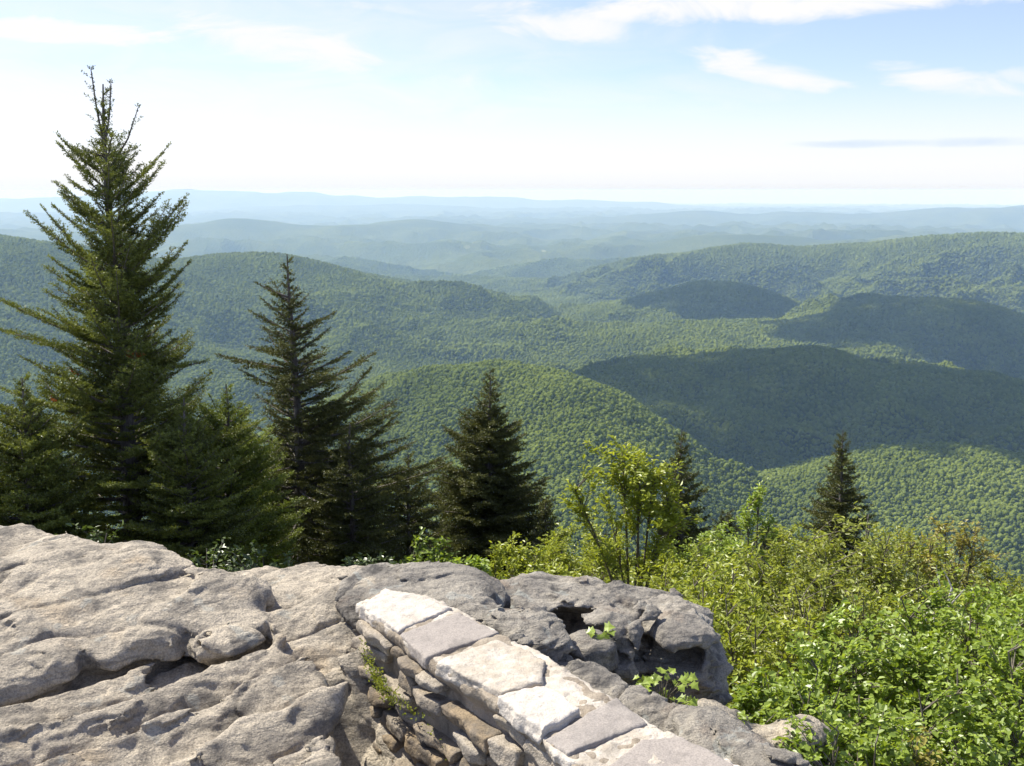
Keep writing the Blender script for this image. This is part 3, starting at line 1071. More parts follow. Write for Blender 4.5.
slab_part('capstone', [(357, 606), (384, 587), (415, 592), (455, 607), (397, 631)], WT, 0.055, M_CAPW, 1, 1.6, 'bleached white capstone at the far end')
slab_part('capstone', [(398, 633), (458, 610), (503, 632), (425, 659)], WT - 0.002, 0.05, M_CAPG, 2, 0.7, 'smooth grey capstone, second from the far end')
slab_part('capstone', [(433, 660), (494, 638), (520, 645), (547, 659), (544, 682), (500, 692), (465, 676)], WT + 0.012, 0.06, M_CAPW, 3, 1.7, 'broad white capstone in the middle of the wall')
slab_part('capstone', [(494, 696), (546, 682), (582, 708), (543, 731), (520, 716)], WT + 0.018, 0.06, M_CAPW, 4, 1.8, 'small white capstone with a thick broken edge')
slab_part('capstone', [(543, 738), (584, 713), (616, 694), (650, 722), (568, 755)], WT - 0.002, 0.05, M_CAPG, 5, 0.7, 'smooth grey capstone at the near end')
slab_part('capstone', [(598, 770), (640, 738), (680, 734), (735, 762), (775, 810), (650, 850)], WT - 0.004, 0.055, M_CAPG, 6, 0.8, 'grey capstone cut by the bottom of the view')

# mortar body: the wall's plan a little inside the stones, down to the rock
BODY = plan([(352, 603), (382, 587), (420, 592), (456, 605), (505, 632), (548, 657), (606, 690), (655, 720), (740, 764), (800, 830), (620, 860), (566, 758), (538, 735), (492, 697), (432, 662), (396, 634)], WT)

BODY_D = Plan(lambda x, y: poly_sdf(x, y, np.array(BODY)), -0.9, 1.2, 1.8, 4.2, 0.01)


def body_sdf(p):
    wx = p[:, 0] + 0.02 * perlin(p * 9, 21) + 0.008 * perlin(p * 30, 22)
    wy = p[:, 1] + 0.02 * perlin(p * 9, 23) + 0.008 * perlin(p * 30, 24)
    d2 = BODY_D(wx, wy)
    d2 = d2 + 0.012 + 0.035 * smooth01(WT - p[:, 2], 0.04, 0.10) - 0.05 * np.clip((WT - p[:, 2] - 0.05) / 0.4, 0, 1)
    top = p[:, 2] - (WT - 0.012) - 0.014 * perlin(p * np.array([8, 8, 0]), 25) - 0.008 * perlin(p * np.array([22, 22, 0]), 27)
    return smax(d2, top, 0.015) + 0.010 * fbm(p * 18, 3, 26)


bl = np.array(BODY)
wall_part('mortar', body_sdf, (bl[:, 0].min() - 0.1, bl[:, 1].min() - 0.1, -2.45), (bl[:, 0].max() + 0.1, bl[:, 1].max() + 0.1, WT + 0.06), 0.0075, M_MORT)

TOPM = [(354, 604), (384, 586), (420, 592), (458, 607), (506, 633), (550, 657), (606, 692), (652, 721), (742, 765), (790, 820), (640, 850), (588, 768), (556, 756), (538, 735), (492, 697), (432, 661), (396, 634)]
slab_part('mortar_bed', TOPM, WT - 0.010, 0.035, M_CAPW, 11, 2.2, 'pale crumbling mortar bed under the capstones', 0.014)

# face stones in rough courses along the lit left face
FACE = np.array([at_z(a, b, WT) for a, b in [(350, 602), (397, 633), (432, 661), (492, 697), (540, 736), (568, 758), (610, 830)]])[:, :2]
seg = np.linalg.norm(np.diff(FACE, axis=0), axis=1)
cum = np.concatenate([[0], np.cumsum(seg)])


def face_at(s):
    k = min(max(np.searchsorted(cum, s) - 1, 0), len(seg) - 1)
    t = (s - cum[k]) / seg[k]
    q = FACE[k] + t * (FACE[k + 1] - FACE[k])
    d = (FACE[-2] - FACE[0]) / np.linalg.norm(FACE[-2] - FACE[0])
    return q, d


rs = random.Random(5)
zc = WT - 0.056
course = 0
while zc > -2.12:
    h = rs.uniform(0.030, 0.066)
    s = rs.uniform(0.0, 0.08)
    while s < cum[-1] - 0.03:
        w = rs.uniform(0.09, 0.27)
        q, d = face_at(s + w / 2)
        nrm = np.array([d[1], -d[0]])
        if nrm[0] > 0:
            nrm = -nrm
        hh = h * rs.uniform(0.66, 1.0)
        out_ = rs.uniform(-0.010, 0.026) + 0.035 * (WT - zc) / 0.4
        c = np.array([*(q + nrm * (out_ - 0.055)), zc - h / 2])
        sk, tl = rs.uniform(-0.2, 0.2), rs.uniform(-0.12, 0.12)
        sd = rs.randint(0, 9000) * 0.37
        if rs.random() < 0.90:
            def stone(p, c=c, d=d, nrm=nrm, w=w, hh=hh, sk=sk, tl=tl, sd=sd):
                r = p - c
                a = r[:, 0] * d[0] + r[:, 1] * d[1]
                n = r[:, 0] * nrm[0] + r[:, 1] * nrm[1]
                z = r[:, 2] - tl * a
                a = a - sk * z * 2
                n = n + 0.10 * np.abs(a) + 0.05 * perlin(p * 7, sd)
                z = z * (1 + 0.5 * np.clip(np.abs(a) / w - 0.3, 0, 1))
                qx = np.stack([np.abs(a) - w / 2 + 0.006, np.abs(n) - 0.055 + 0.006, np.abs(z) - hh / 2 + 0.006], 1)
                dd = np.linalg.norm(np.maximum(qx, 0), axis=1) + np.minimum(qx.max(1), 0) - 0.006
                return dd + 0.010 * perlin(p * np.array([9, 9, 18]), sd + 1) + 0.007 * fbm(p * np.array([22, 22, 50]), 2, sd + 2)
            m_ = 0.16 + w / 2
            wall_part('wall_stone', stone, c - (m_, m_, 0.11), c + (m_, m_, 0.11), 0.0065, M_STONE)
        s += w + rs.uniform(0.004, 0.022)
    zc -= h + rs.uniform(0.004, 0.012)
    course += 1
# ------------------------------------------------------------------ plants
def leaf_material(name, lo, hi, gloss=0.25, trans=0.45, yellow=(1.15, 1.1, 0.5)):
    m, N = new_mat(name)
    t = N.n('ShaderNodeAttribute', attribute_name='tint')
    c = N.mix(t.outputs['Fac'], lo, hi)
    df = N.n('ShaderNodeBsdfDiffuse')
    N.l(c, df.inputs[0])
    tr = N.n('ShaderNodeBsdfTranslucent')
    N.l(N.mix(1.0, c, yellow, 'MULTIPLY'), tr.inputs[0])
    mx = N.n('ShaderNodeMixShader')
    mx.inputs[0].default_value = trans
    N.l(df.outputs[0], mx.inputs[1])
    N.l(tr.outputs[0], mx.inputs[2])
    gl = N.n('ShaderNodeBsdfGlossy')
    gl.inputs['Roughness'].default_value = 0.42
    m2 = N.n('ShaderNodeMixShader')
    m2.inputs[0].default_value = 0.07 * gloss
    N.l(mx.outputs[0], m2.inputs[1])
    N.l(gl.outputs[0], m2.inputs[2])
    o = N.n('ShaderNodeOutputMaterial')
    N.l(m2.outputs[0], o.inputs[0])
    return m


def bark_material(name, a, b):
    m, N = new_mat(name)
    g = N.n('ShaderNodeNewGeometry')
    n = N.noise(N.mapping(g.outputs['Position'], scale=(1, 1, 0.35)), 38, 5, 0.65)
    pr = N.n('ShaderNodeBsdfPrincipled')
    N.l(N.mix(N.ramp(n, 0.35, 0.66), a, b), pr.inputs['Base Color'])
    bp = N.n('ShaderNodeBump')
    bp.inputs['Distance'].default_value = 0.01
    N.l(n, bp.inputs['Height'])
    N.l(bp.outputs[0], pr.inputs['Normal'])
    pr.inputs['Roughness'].default_value = 0.9
    o = N.n('ShaderNodeOutputMaterial')
    N.l(pr.outputs[0], o.inputs[0])
    return m


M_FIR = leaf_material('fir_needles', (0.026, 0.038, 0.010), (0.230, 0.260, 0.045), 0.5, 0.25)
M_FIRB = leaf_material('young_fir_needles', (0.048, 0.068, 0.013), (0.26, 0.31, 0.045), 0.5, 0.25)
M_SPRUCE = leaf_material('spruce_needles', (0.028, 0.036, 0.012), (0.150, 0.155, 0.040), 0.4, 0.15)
M_RUST = leaf_material('dead_needles', (0.26, 0.075, 0.02), (0.36, 0.13, 0.04), 0.2, 0.2)
M_BARK = bark_material('conifer_bark', (0.075, 0.060, 0.048), (0.17, 0.15, 0.13))
M_TWIG = bark_material('shrub_bark', (0.10, 0.085, 0.06), (0.20, 0.17, 0.13))
M_GREY = bark_material('dead_wood', (0.26, 0.24, 0.21), (0.42, 0.39, 0.35))
M_LEAF = leaf_material('fresh_leaves', (0.175, 0.250, 0.032), (0.370, 0.470, 0.075), 0.6, 0.45)
M_YELLOW = leaf_material('yellow_green_leaves', (0.200, 0.250, 0.030), (0.420, 0.460, 0.062), 0.5, 0.46)
M_OLIVE = leaf_material('olive_leaves', (0.165, 0.200, 0.030), (0.370, 0.400, 0.070), 0.5, 0.45)
M_RED = leaf_material('reddish_leaves', (0.22, 0.20, 0.042), (0.40, 0.36, 0.08), 0.5, 0.40)
M_DARK = leaf_material('dark_leaves', (0.035, 0.060, 0.014), (0.130, 0.180, 0.034), 0.9, 0.25)


class Tubes:
    """Tapered tubes along polylines collected into one mesh."""
    def __init__(self, sides=5):
        self.v, self.f, self.n, self.s = [], [], 0, sides

    def add(self, pts, radii):
        pts = np.asarray(pts, float)
        k, s = len(pts), self.s
        t = np.gradient(pts, axis=0)
        t /= np.linalg.norm(t, axis=1, keepdims=True) + 1e-9
        ref = np.where(np.abs(t[:, 2:3]) > 0.9, np.array([[1.0, 0, 0]]), np.array([[0, 0, 1.0]]))
        a = np.cross(t, ref)
        a /= np.linalg.norm(a, axis=1, keepdims=True) + 1e-9
        b = np.cross(t, a)
        an = np.arange(s) * 2 * math.pi / s
        ring = pts[:, None] + np.asarray(radii)[:, None, None] * (np.cos(an)[None, :, None] * a[:, None] + np.sin(an)[None, :, None] * b[:, None])
        self.v.append(ring.reshape(-1, 3))
        i = self.n + np.arange(k * s).reshape(k, s)
        j = np.roll(i, -1, 1)
        self.f.append(np.stack([i[:-1], j[:-1], j[1:], i[1:]], -1).reshape(-1, 4))
        self.n += k * s

    def build(self, name, mat, parent):
        return mesh_obj(name, np.concatenate(self.v), np.concatenate(self.f), mat, parent)


def needle_mesh(p0, d, ln, tint, rng, nlen, nwid, step, flat, name, mat, parent):
    """Needles standing round every shoot (start p0, direction d, length ln)."""
    cnt = np.maximum((ln / step).astype(int), 5)
    i = np.repeat(np.arange(len(p0)), cnt)
    n = len(i)
    t = rng.uniform(0.02, 1.0, n)
    D = d[i]
    ref = np.array([0, 0, 1.0])
    side = np.cross(D, ref)
    side /= np.linalg.norm(side, axis=1, keepdims=True) + 1e-9
    up = np.cross(side, D)
    ph = rng.uniform(0, 2 * math.pi, n)
    rad = np.cos(ph)[:, None] * side + (np.sin(ph) * flat)[:, None] * up + (1 - flat) * 0.35 * up
    rad /= np.linalg.norm(rad, axis=1, keepdims=True) + 1e-9
    lean = rng.uniform(0.35, 0.9, n)[:, None] + 0.9 * (t[:, None] > 0.93)
    dr = rad + lean * D
    dr /= np.linalg.norm(dr, axis=1, keepdims=True)
    L = (nlen * rng.uniform(0.75, 1.15, n) * (1.0 - 0.25 * t))[:, None]
    b = p0[i] + D * (t * ln[i])[:, None]
    w = np.cross(dr, rng.normal(size=(n, 3)))
    w = w / (np.linalg.norm(w, axis=1, keepdims=True) + 1e-9) * nwid * 0.5
    V = np.stack([b, b + dr * L * 0.55 + w, b + dr * L, b + dr * L * 0.55 - w], 1).reshape(-1, 3)
    F = np.arange(4 * n).reshape(n, 4)
    o = mesh_obj(name, V, F, mat, parent, smooth=False)
    set_attr(o, 'tint', np.repeat(np.clip(tint[i] + rng.normal(0, 0.10, n), 0, 1), 4))
    return o


def rot_about(v, axis, ang):
    c, s = math.cos(ang), math.sin(ang)
    return v * c + np.cross(axis, v) * s + axis * (axis @ v) * (1 - c)


def conifer(label, px, pytop, y, zbase, prof, nbranch, seed, style='spruce', mat=None, base_px=None, trunk_r=0.06, group=None, leaders=(), density=1.0,
            nlen=0.024, nwid=0.0050, step=0.0042, extra=(), name='spruce_tree', gap=0.0, rust=0, rmin=0.80, rmax=1.14, inner=1.0, side=None):
    """prof rows are (photo row, half width left px, half width right px); the tree stands y metres ahead."""
    rng = np.random.default_rng(seed)
    top = at_y(px, pytop, y)
    bp = at_y(base_px if base_px is not None else px, 500, y)
    base = np.array([bp[0], y, zbase])
    H = top[2] - base[2]
    root = empty(name, base)
    tag(root, label, 'tree', group)
    top_l = top - base
    zs = np.array([at_y(px, r[0], y)[2] for r in prof]) - base[2]
    mp = y / (FOC * math.cos(PITCH)) * 1.02               # metres per pixel at that distance
    Lf, Rt = np.array([r[1] for r in prof]) * mp, np.array([r[2] for r in prof]) * mp
    o = np.argsort(zs)
    zs, Lf, Rt = zs[o], Lf[o], Rt[o]
    tz = np.linspace(0, 1, 14)
    axis = np.stack([top_l[0] * tz + 0.02 * H / 5 * np.sin(tz * 7 + seed), top_l[1] * tz, H * tz], 1)
    axis[-1] = top_l
    wood = Tubes(6)
    wood.add(axis, trunk_r * (1 - tz) ** 0.85 + 0.006)
    limbs = Tubes(4)
    P, D, LN, TT = [], [], [], []
    rustsel = []

    def shoot(p, d, l, t):
        P.append(p), D.append(d), LN.append(l), TT.append(t)

    def axis_at(z):
        return np.array([np.interp(z, axis[:, 2], axis[:, 0]), np.interp(z, axis[:, 2], axis[:, 1]), z])

    def twigs(pts, dirs, L, side_k, tint0, lv):
        """Side shoots to both sides of one branch, themselves forked when long."""
        m = max(int(L / (0.055 / density)), 3)
        for q in range(m):
            s = 0.16 + 0.84 * (q + rng.uniform(0, 0.8)) / m
            k = min(s * (len(pts) - 1), len(pts) - 1.001)
            a = int(k)
            p = pts[a] + (k - a) * (pts[a + 1] - pts[a])
            d = dirs[a]
            sd = np.cross(d, np.array([0, 0, 1.0]))
            sd /= np.linalg.norm(sd) + 1e-9
            for sgn in (-1, 1):
                if rng.random() < 0.12 + gap * 0.4:
                    continue
                l = (0.06 + side_k * L * (1 - s) ** 0.8 * rng.uniform(0.6, 1.1))
                dd = d * rng.uniform(0.75, 1.05) + sd * sgn * rng.uniform(0.65, 1.0) + np.array([0, 0, rng.uniform(-0.12, 0.28) if style == 'fir' else rng.uniform(-0.45, 0.15)])
                dd /= np.linalg.norm(dd)
                l = min(l, 0.42)
                tt = tint0 + 0.25 * (rng.random() < 0.4)
                if l > 0.12:
                    n2 = int(l / 0.060)
                    s2 = np.cross(dd, np.array([0, 0, 1.0]))
                    s2 /= np.linalg.norm(s2) + 1e-9
                    shoot(p, dd, l, tt)
                    for z in range(1, n2 + 1):
                        for g2 in (-1, 1):
                            d3 = dd * 0.8 + s2 * g2 * 0.75 + np.array([0, 0, rng.uniform(-0.1, 0.3)])
                            d3 /= np.linalg.norm(d3)
                            shoot(p + dd * l * (z - 0.4) / n2, d3, rng.uniform(0.05, 0.09) * (1.2 - 0.4 * z / n2), tt + 0.2)
                else:
                    shoot(p, dd, l, tt + 0.15)

    def branch(z, az, R, el, curve, thick, tint0):
        a = axis_at(z)
        dh = np.array([math.cos(az), math.sin(az), 0])
        s = np.linspace(0, 1, 8)
        wob = rng.uniform(-0.12, 0.12)
        sdv = np.array([-dh[1], dh[0], 0])
        pts = a + dh * (R * s)[:, None] + sdv * (R * wob * s * s)[:, None] + np.array([0, 0, 1.0]) * (R * (math.tan(el) * s + curve * s * s))[:, None]
        dirs = np.gradient(pts, axis=0)
        dirs /= np.linalg.norm(dirs, axis=1, keepdims=True)
        L = np.linalg.norm(np.diff(pts, axis=0), axis=1).sum()
        limbs.add(pts, np.linspace(thick, 0.003, 8))
        twigs(pts, dirs, L, side or (0.40 if style == 'fir' else 0.36), tint0, 0)
        for q in range(3, 7):
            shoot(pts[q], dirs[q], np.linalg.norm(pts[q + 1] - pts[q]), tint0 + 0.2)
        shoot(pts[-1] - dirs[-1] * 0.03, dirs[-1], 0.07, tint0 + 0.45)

    for q in range(nbranch):
        u = (q + rng.uniform(0, 1)) / nbranch
        z = np.interp(u ** 0.80, [0, 1], [H * 0.985, max(zs[0], 0.05 * H)])
        az = q * 2.39996 + rng.uniform(-0.4, 0.4)
        cx = math.cos(az)
        rise = np.interp(u, [0, 0.25, 0.6, 1], [0.95, 0.60, 0.22, -0.02] if style == 'fir' else [0.85, 0.40, 0.12, -0.12])
        for _ in range(2):
            zt = z + rise * np.interp(z, zs, (Lf + Rt) / 2)
            wl, wr = np.interp(zt, zs, Lf), np.interp(zt, zs, Rt)
        R = wl + (wr - wl) * (0.5 + 0.5 * cx)
        R *= rng.uniform(rmin, rmax)
        if rng.random() < gap:
            R *= rng.uniform(0.25, 0.6)
        R = max(R, 0.04)
        el = math.atan(rise * rng.uniform(0.75, 1.2))
        branch(z, az, R, el, rng.uniform(0.1, 0.34) if style == 'fir' else rng.uniform(0.05, 0.22), 0.006 + 0.012 * min(R, 1.5), 0.16 + 0.30 * rng.random())
    for q in range(int(nbranch * 0.7)):                  # short inner boughs that hide most of the trunk
        z = rng.uniform(max(zs[0], 0.05 * H), H * 0.90)
        R = 0.5 * (np.interp(z, zs, Lf) + np.interp(z, zs, Rt)) * rng.uniform(0.22, 0.5) * inner
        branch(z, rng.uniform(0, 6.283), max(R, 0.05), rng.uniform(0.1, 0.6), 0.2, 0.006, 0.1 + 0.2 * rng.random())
    for (z_px, dx_px, rise, dy) in extra:                # long single limbs seen in the photo: tip row and tip offset
        zt = at_y(px, z_px, y)[2] - base[2]
        R = abs(dx_px) * mp
        z = zt - rise * R
        branch(z, math.atan2(dy, 1.0 if dx_px > 0 else -1.0), R, math.atan(rise * 0.75), rise * 0.25, 0.016, 0.35)
    for (lx, ly, zb) in leaders:                         # leading shoots with a short whorl at the tip
        tip = at_y(lx, ly, y) - base
        z0 = at_y(lx, zb, y)[2] - base[2]
        p0 = axis_at(min(z0, H))
        pts = np.array([p0, p0 * 0.45 + tip * 0.55 + np.array([(tip[0] - p0[0]) * 0.12, 0, 0]), tip])
        limbs.add(pts, [0.012, 0.008, 0.005])
        for a, b in zip(pts[:-1], pts[1:]):
            l = np.linalg.norm(b - a)
            shoot(a, (b - a) / l, l, 0.2)
            for w in range(int(l / 0.10)):
                d = rot_about(np.array([0.75, 0, 0.62]), np.array([0, 0, 1.0]), rng.uniform(0, 6.28))
                shoot(a + (b - a) * (w + 0.3) / (l / 0.10), d / np.linalg.norm(d), rng.uniform(0.06, 0.15), 0.4)
        for w in range(4):
            d = rot_about(np.array([0.7, 0, 0.7]), np.array([0, 0, 1.0]), w * 1.57 + 0.4)
            shoot(tip, d, 0.045, 0.3)
    P, D, LN, TT = np.array(P), np.array(D), np.array(LN), np.array(TT)
    wood.build('trunk', M_BARK, root)
    limbs.build('branch_wood', M_BARK, root)
    if rust:
        c = rng.choice(np.nonzero((P[:, 1] < axis_at(H * 0.7)[1] - 0.15) & (P[:, 2] > H * 0.35))[0], rust, replace=False)
        for pk in P[c].copy():
            sel = np.linalg.norm(P - pk, axis=1) < 0.05
            if sel.any():
                needle_mesh(P[sel], D[sel], LN[sel], TT[sel], rng, nlen, nwid * 1.3, step, 1.0, 'dead_sprig', M_RUST, root)
            P, D, LN, TT = P[~sel], D[~sel], LN[~sel], TT[~sel]
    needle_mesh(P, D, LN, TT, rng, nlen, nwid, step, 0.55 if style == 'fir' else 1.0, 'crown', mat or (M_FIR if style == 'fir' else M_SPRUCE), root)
    return root


FIR_PROF = [(70, 2, 2), (95, 14, 14), (120, 44, 36), (145, 46, 54), (170, 52, 50), (195, 66, 60), (215, 82, 78), (245, 84, 74), (275, 84, 72), (300, 78, 78), (325, 100, 70),
            (350, 116, 90), (375, 128, 98), (400, 132, 112), (440, 138, 124), (480, 132, 122), (520, 130, 128), (570, 128, 130)]
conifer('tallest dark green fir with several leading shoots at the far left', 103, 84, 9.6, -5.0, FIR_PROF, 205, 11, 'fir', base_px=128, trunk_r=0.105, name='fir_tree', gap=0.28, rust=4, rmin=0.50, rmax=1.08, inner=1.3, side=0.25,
        leaders=[(91, 70, 150), (111, 84, 150), (138, 108, 175)], extra=[(291, -105, 0.55, -0.5), (322, -112, 0.35, -0.3), (203, 82, 0.9, -0.2), (208, -58, 1.2, -0.3), (268, 74, 0.25, -0.5), (356, 96, 0.2, -0.4)],
        nlen=0.028, nwid=0.0078, step=0.0042)
SP_PROF = [(254, 2, 2), (270, 16, 14), (290, 38, 22), (315, 30, 34), (345, 62, 42), (365, 60, 72), (390, 58, 100), (415, 60, 118), (440, 70, 122), (470, 80, 126), (500, 90, 130), (540, 95, 130)]
conifer('sparse olive spruce with bare trunk top standing right of the tallest fir', 287, 254, 12.0, -5.9, SP_PROF, 145, 22, 'spruce', base_px=304, trunk_r=0.10, gap=0.38, density=1.0, rmin=0.38, rmax=1.18, inner=0.7, side=0.29,
        extra=[(350, -72, 0.28, -0.3), (312, 42, 0.45, -0.2), (282, -30, 0.5, -0.3), (378, 92, 0.75, -0.4), (405, 112, 0.70, -0.3), (342, -45, 0.3, -0.6), (435, 120, 0.45, -0.3), (480, 128, 0.3, -0.3), (370, 74, 0.9, 0.3)],
        nlen=0.026, nwid=0.0085, step=0.0042)
conifer('young bright green fir between the tallest fir and the sparse spruce', 226, 384, 10.2, -5.0, [(384, 3, 3), (396, 34, 22), (420, 46, 36), (450, 52, 46), (490, 66, 60), (540, 74, 70), (580, 76, 74)], 95, 33, 'fir', mat=M_FIRB, trunk_r=0.05, name='fir_tree', nlen=0.027, nwid=0.0078)
conifer('low bushy fir in the shade at the left edge of the view', 22, 378, 8.6, -4.4, [(378, 3, 3), (420, 44, 44), (470, 66, 60), (510, 84, 74), (560, 96, 84)], 95, 34, 'fir', trunk_r=0.05, name='fir_tree', nlen=0.027, nwid=0.0078)
conifer('small dark fir filling the gap right of the tallest fir trunk', 184, 398, 9.0, -4.6, [(398, 3, 3), (435, 34, 34), (490, 52, 50), (530, 66, 62), (580, 74, 70)], 85, 35, 'fir', trunk_r=0.05, name='fir_tree', nlen=0.027, nwid=0.0078)
conifer('dark spruce hidden behind the limbs of the sparse spruce', 300, 400, 13.6, -6.4, [(400, 3, 3), (430, 30, 40), (470, 60, 80), (510, 90, 110), (590, 110, 125)], 110, 37, 'spruce', trunk_r=0.05, nlen=0.03, nwid=0.0100)
conifer('low dark spruce filling the gap left of the pyramid shaped spruce', 408, 452, 14.0, -6.6, [(452, 3, 3), (485, 24, 24), (520, 36, 36), (550, 46, 46), (590, 50, 50)], 70, 38, 'spruce', trunk_r=0.05, nlen=0.03, nwid=0.0100)
conifer('small dark spruce under the right limbs of the sparse spruce', 350, 424, 11.2, -5.4, [(424, 3, 3), (460, 30, 30), (510, 44, 42), (550, 54, 50), (590, 56, 54)], 80, 36, 'spruce', trunk_r=0.05, nlen=0.027, nwid=0.0088)
conifer('full pyramid shaped dark spruce in front of the central hill', 490, 368, 16.0, -7.4, [(368, 2, 2), (385, 9, 9), (400, 15, 15), (425, 40, 30), (450, 52, 38), (480, 62, 52), (510, 72, 62), (545, 78, 70), (590, 82, 74)], 175, 44, 'spruce', trunk_r=0.085, gap=0.05, density=1.05, nlen=0.034, nwid=0.0105, step=0.0050)
conifer('narrow dark spruce rising behind the yellow green sapling', 682, 430, 19.0, -8.4, [(430, 2, 2), (450, 9, 9), (475, 17, 17), (495, 22, 26), (515, 26, 26), (545, 30, 30), (590, 32, 32)], 95, 55, 'spruce', trunk_r=0.07, gap=0.08, density=0.9, nlen=0.040, nwid=0.0130, step=0.0060)
conifer('lone dark spruce standing before the sunlit hill at right', 843, 430, 19.0, -8.4, [(430, 2, 2), (446, 7, 7), (468, 17, 14), (488, 23, 19), (505, 36, 26), (525, 38, 30), (570, 36, 32)], 95, 66, 'spruce', trunk_r=0.07, gap=0.12, density=0.9, nlen=0.040, nwid=0.0130, step=0.0060)
conifer('little dark spruce at the right foot of the pyramid shaped spruce', 546, 496, 15.0, -7.0, [(496, 2, 2), (512, 10, 9), (530, 16, 14), (560, 20, 18)], 50, 67, 'spruce', trunk_r=0.04, density=0.8, nlen=0.034, nwid=0.0110, step=0.0060)
conifer('tiny dark spruce seen through the stems of the yellow green sapling', 604, 534, 13.5, -6.6, [(534, 2, 2), (548, 9, 8), (565, 13, 12), (595, 15, 15)], 40, 68, 'spruce', trunk_r=0.03, density=0.8, nlen=0.030, nwid=0.010, step=0.0060)
conifer('small round topped brownish spruce right of the narrow dark spruce', 727, 512, 20.0, -8.6, [(512, 5, 5), (522, 14, 14), (540, 18, 18), (570, 20, 20)], 50, 69, 'spruce', trunk_r=0.04, density=0.8, nlen=0.040, nwid=0.013, step=0.0065)
conifer('small squat spruce just right of the slim sapling', 772, 524, 20.0, -8.6, [(524, 4, 4), (534, 13, 13), (550, 17, 17), (580, 18, 18)], 50, 70, 'spruce', trunk_r=0.04, density=0.8, nlen=0.040, nwid=0.013, step=0.0065)
conifer('tiny far spruce poking above the shrubs near the right edge', 991, 566, 24.0, -10.4, [(566, 2, 2), (575, 5, 5), (590, 8, 8), (610, 9, 9)], 34, 71, 'spruce', trunk_r=0.03, density=0.7, nlen=0.045, nwid=0.016, step=0.008)


def leaf_geometry(pos, dirn, nrm, size, width, fold=0.18, droop=0.15):
    """Six-vertex leaves folded on the midrib."""
    n = len(pos)
    s = np.cross(nrm, dirn)
    s /= np.linalg.norm(s, axis=1, keepdims=True) + 1e-9
    u = np.cross(dirn, s)
    L, W = size[:, None], (size * width)[:, None]
    rows = [(0.0, 0.0), (0.33, 0.5), (0.74, 0.40), (1.0, 0.0), (0.74, -0.40), (0.33, -0.5)]
    V = np.stack([pos + dirn * L * a + s * W * b + u * (abs(b) * W * 2 * fold - droop * L * a * a) for a, b in rows], 1).reshape(-1, 3)
    i = np.arange(n)[:, None] * 6
    F = np.concatenate([i + np.array([[0, 1, 2, 3]]), i + np.array([[0, 3, 4, 5]])])
    return V, F


def unit(v):
    return v / (np.linalg.norm(v, axis=1, keepdims=True) + 1e-9)


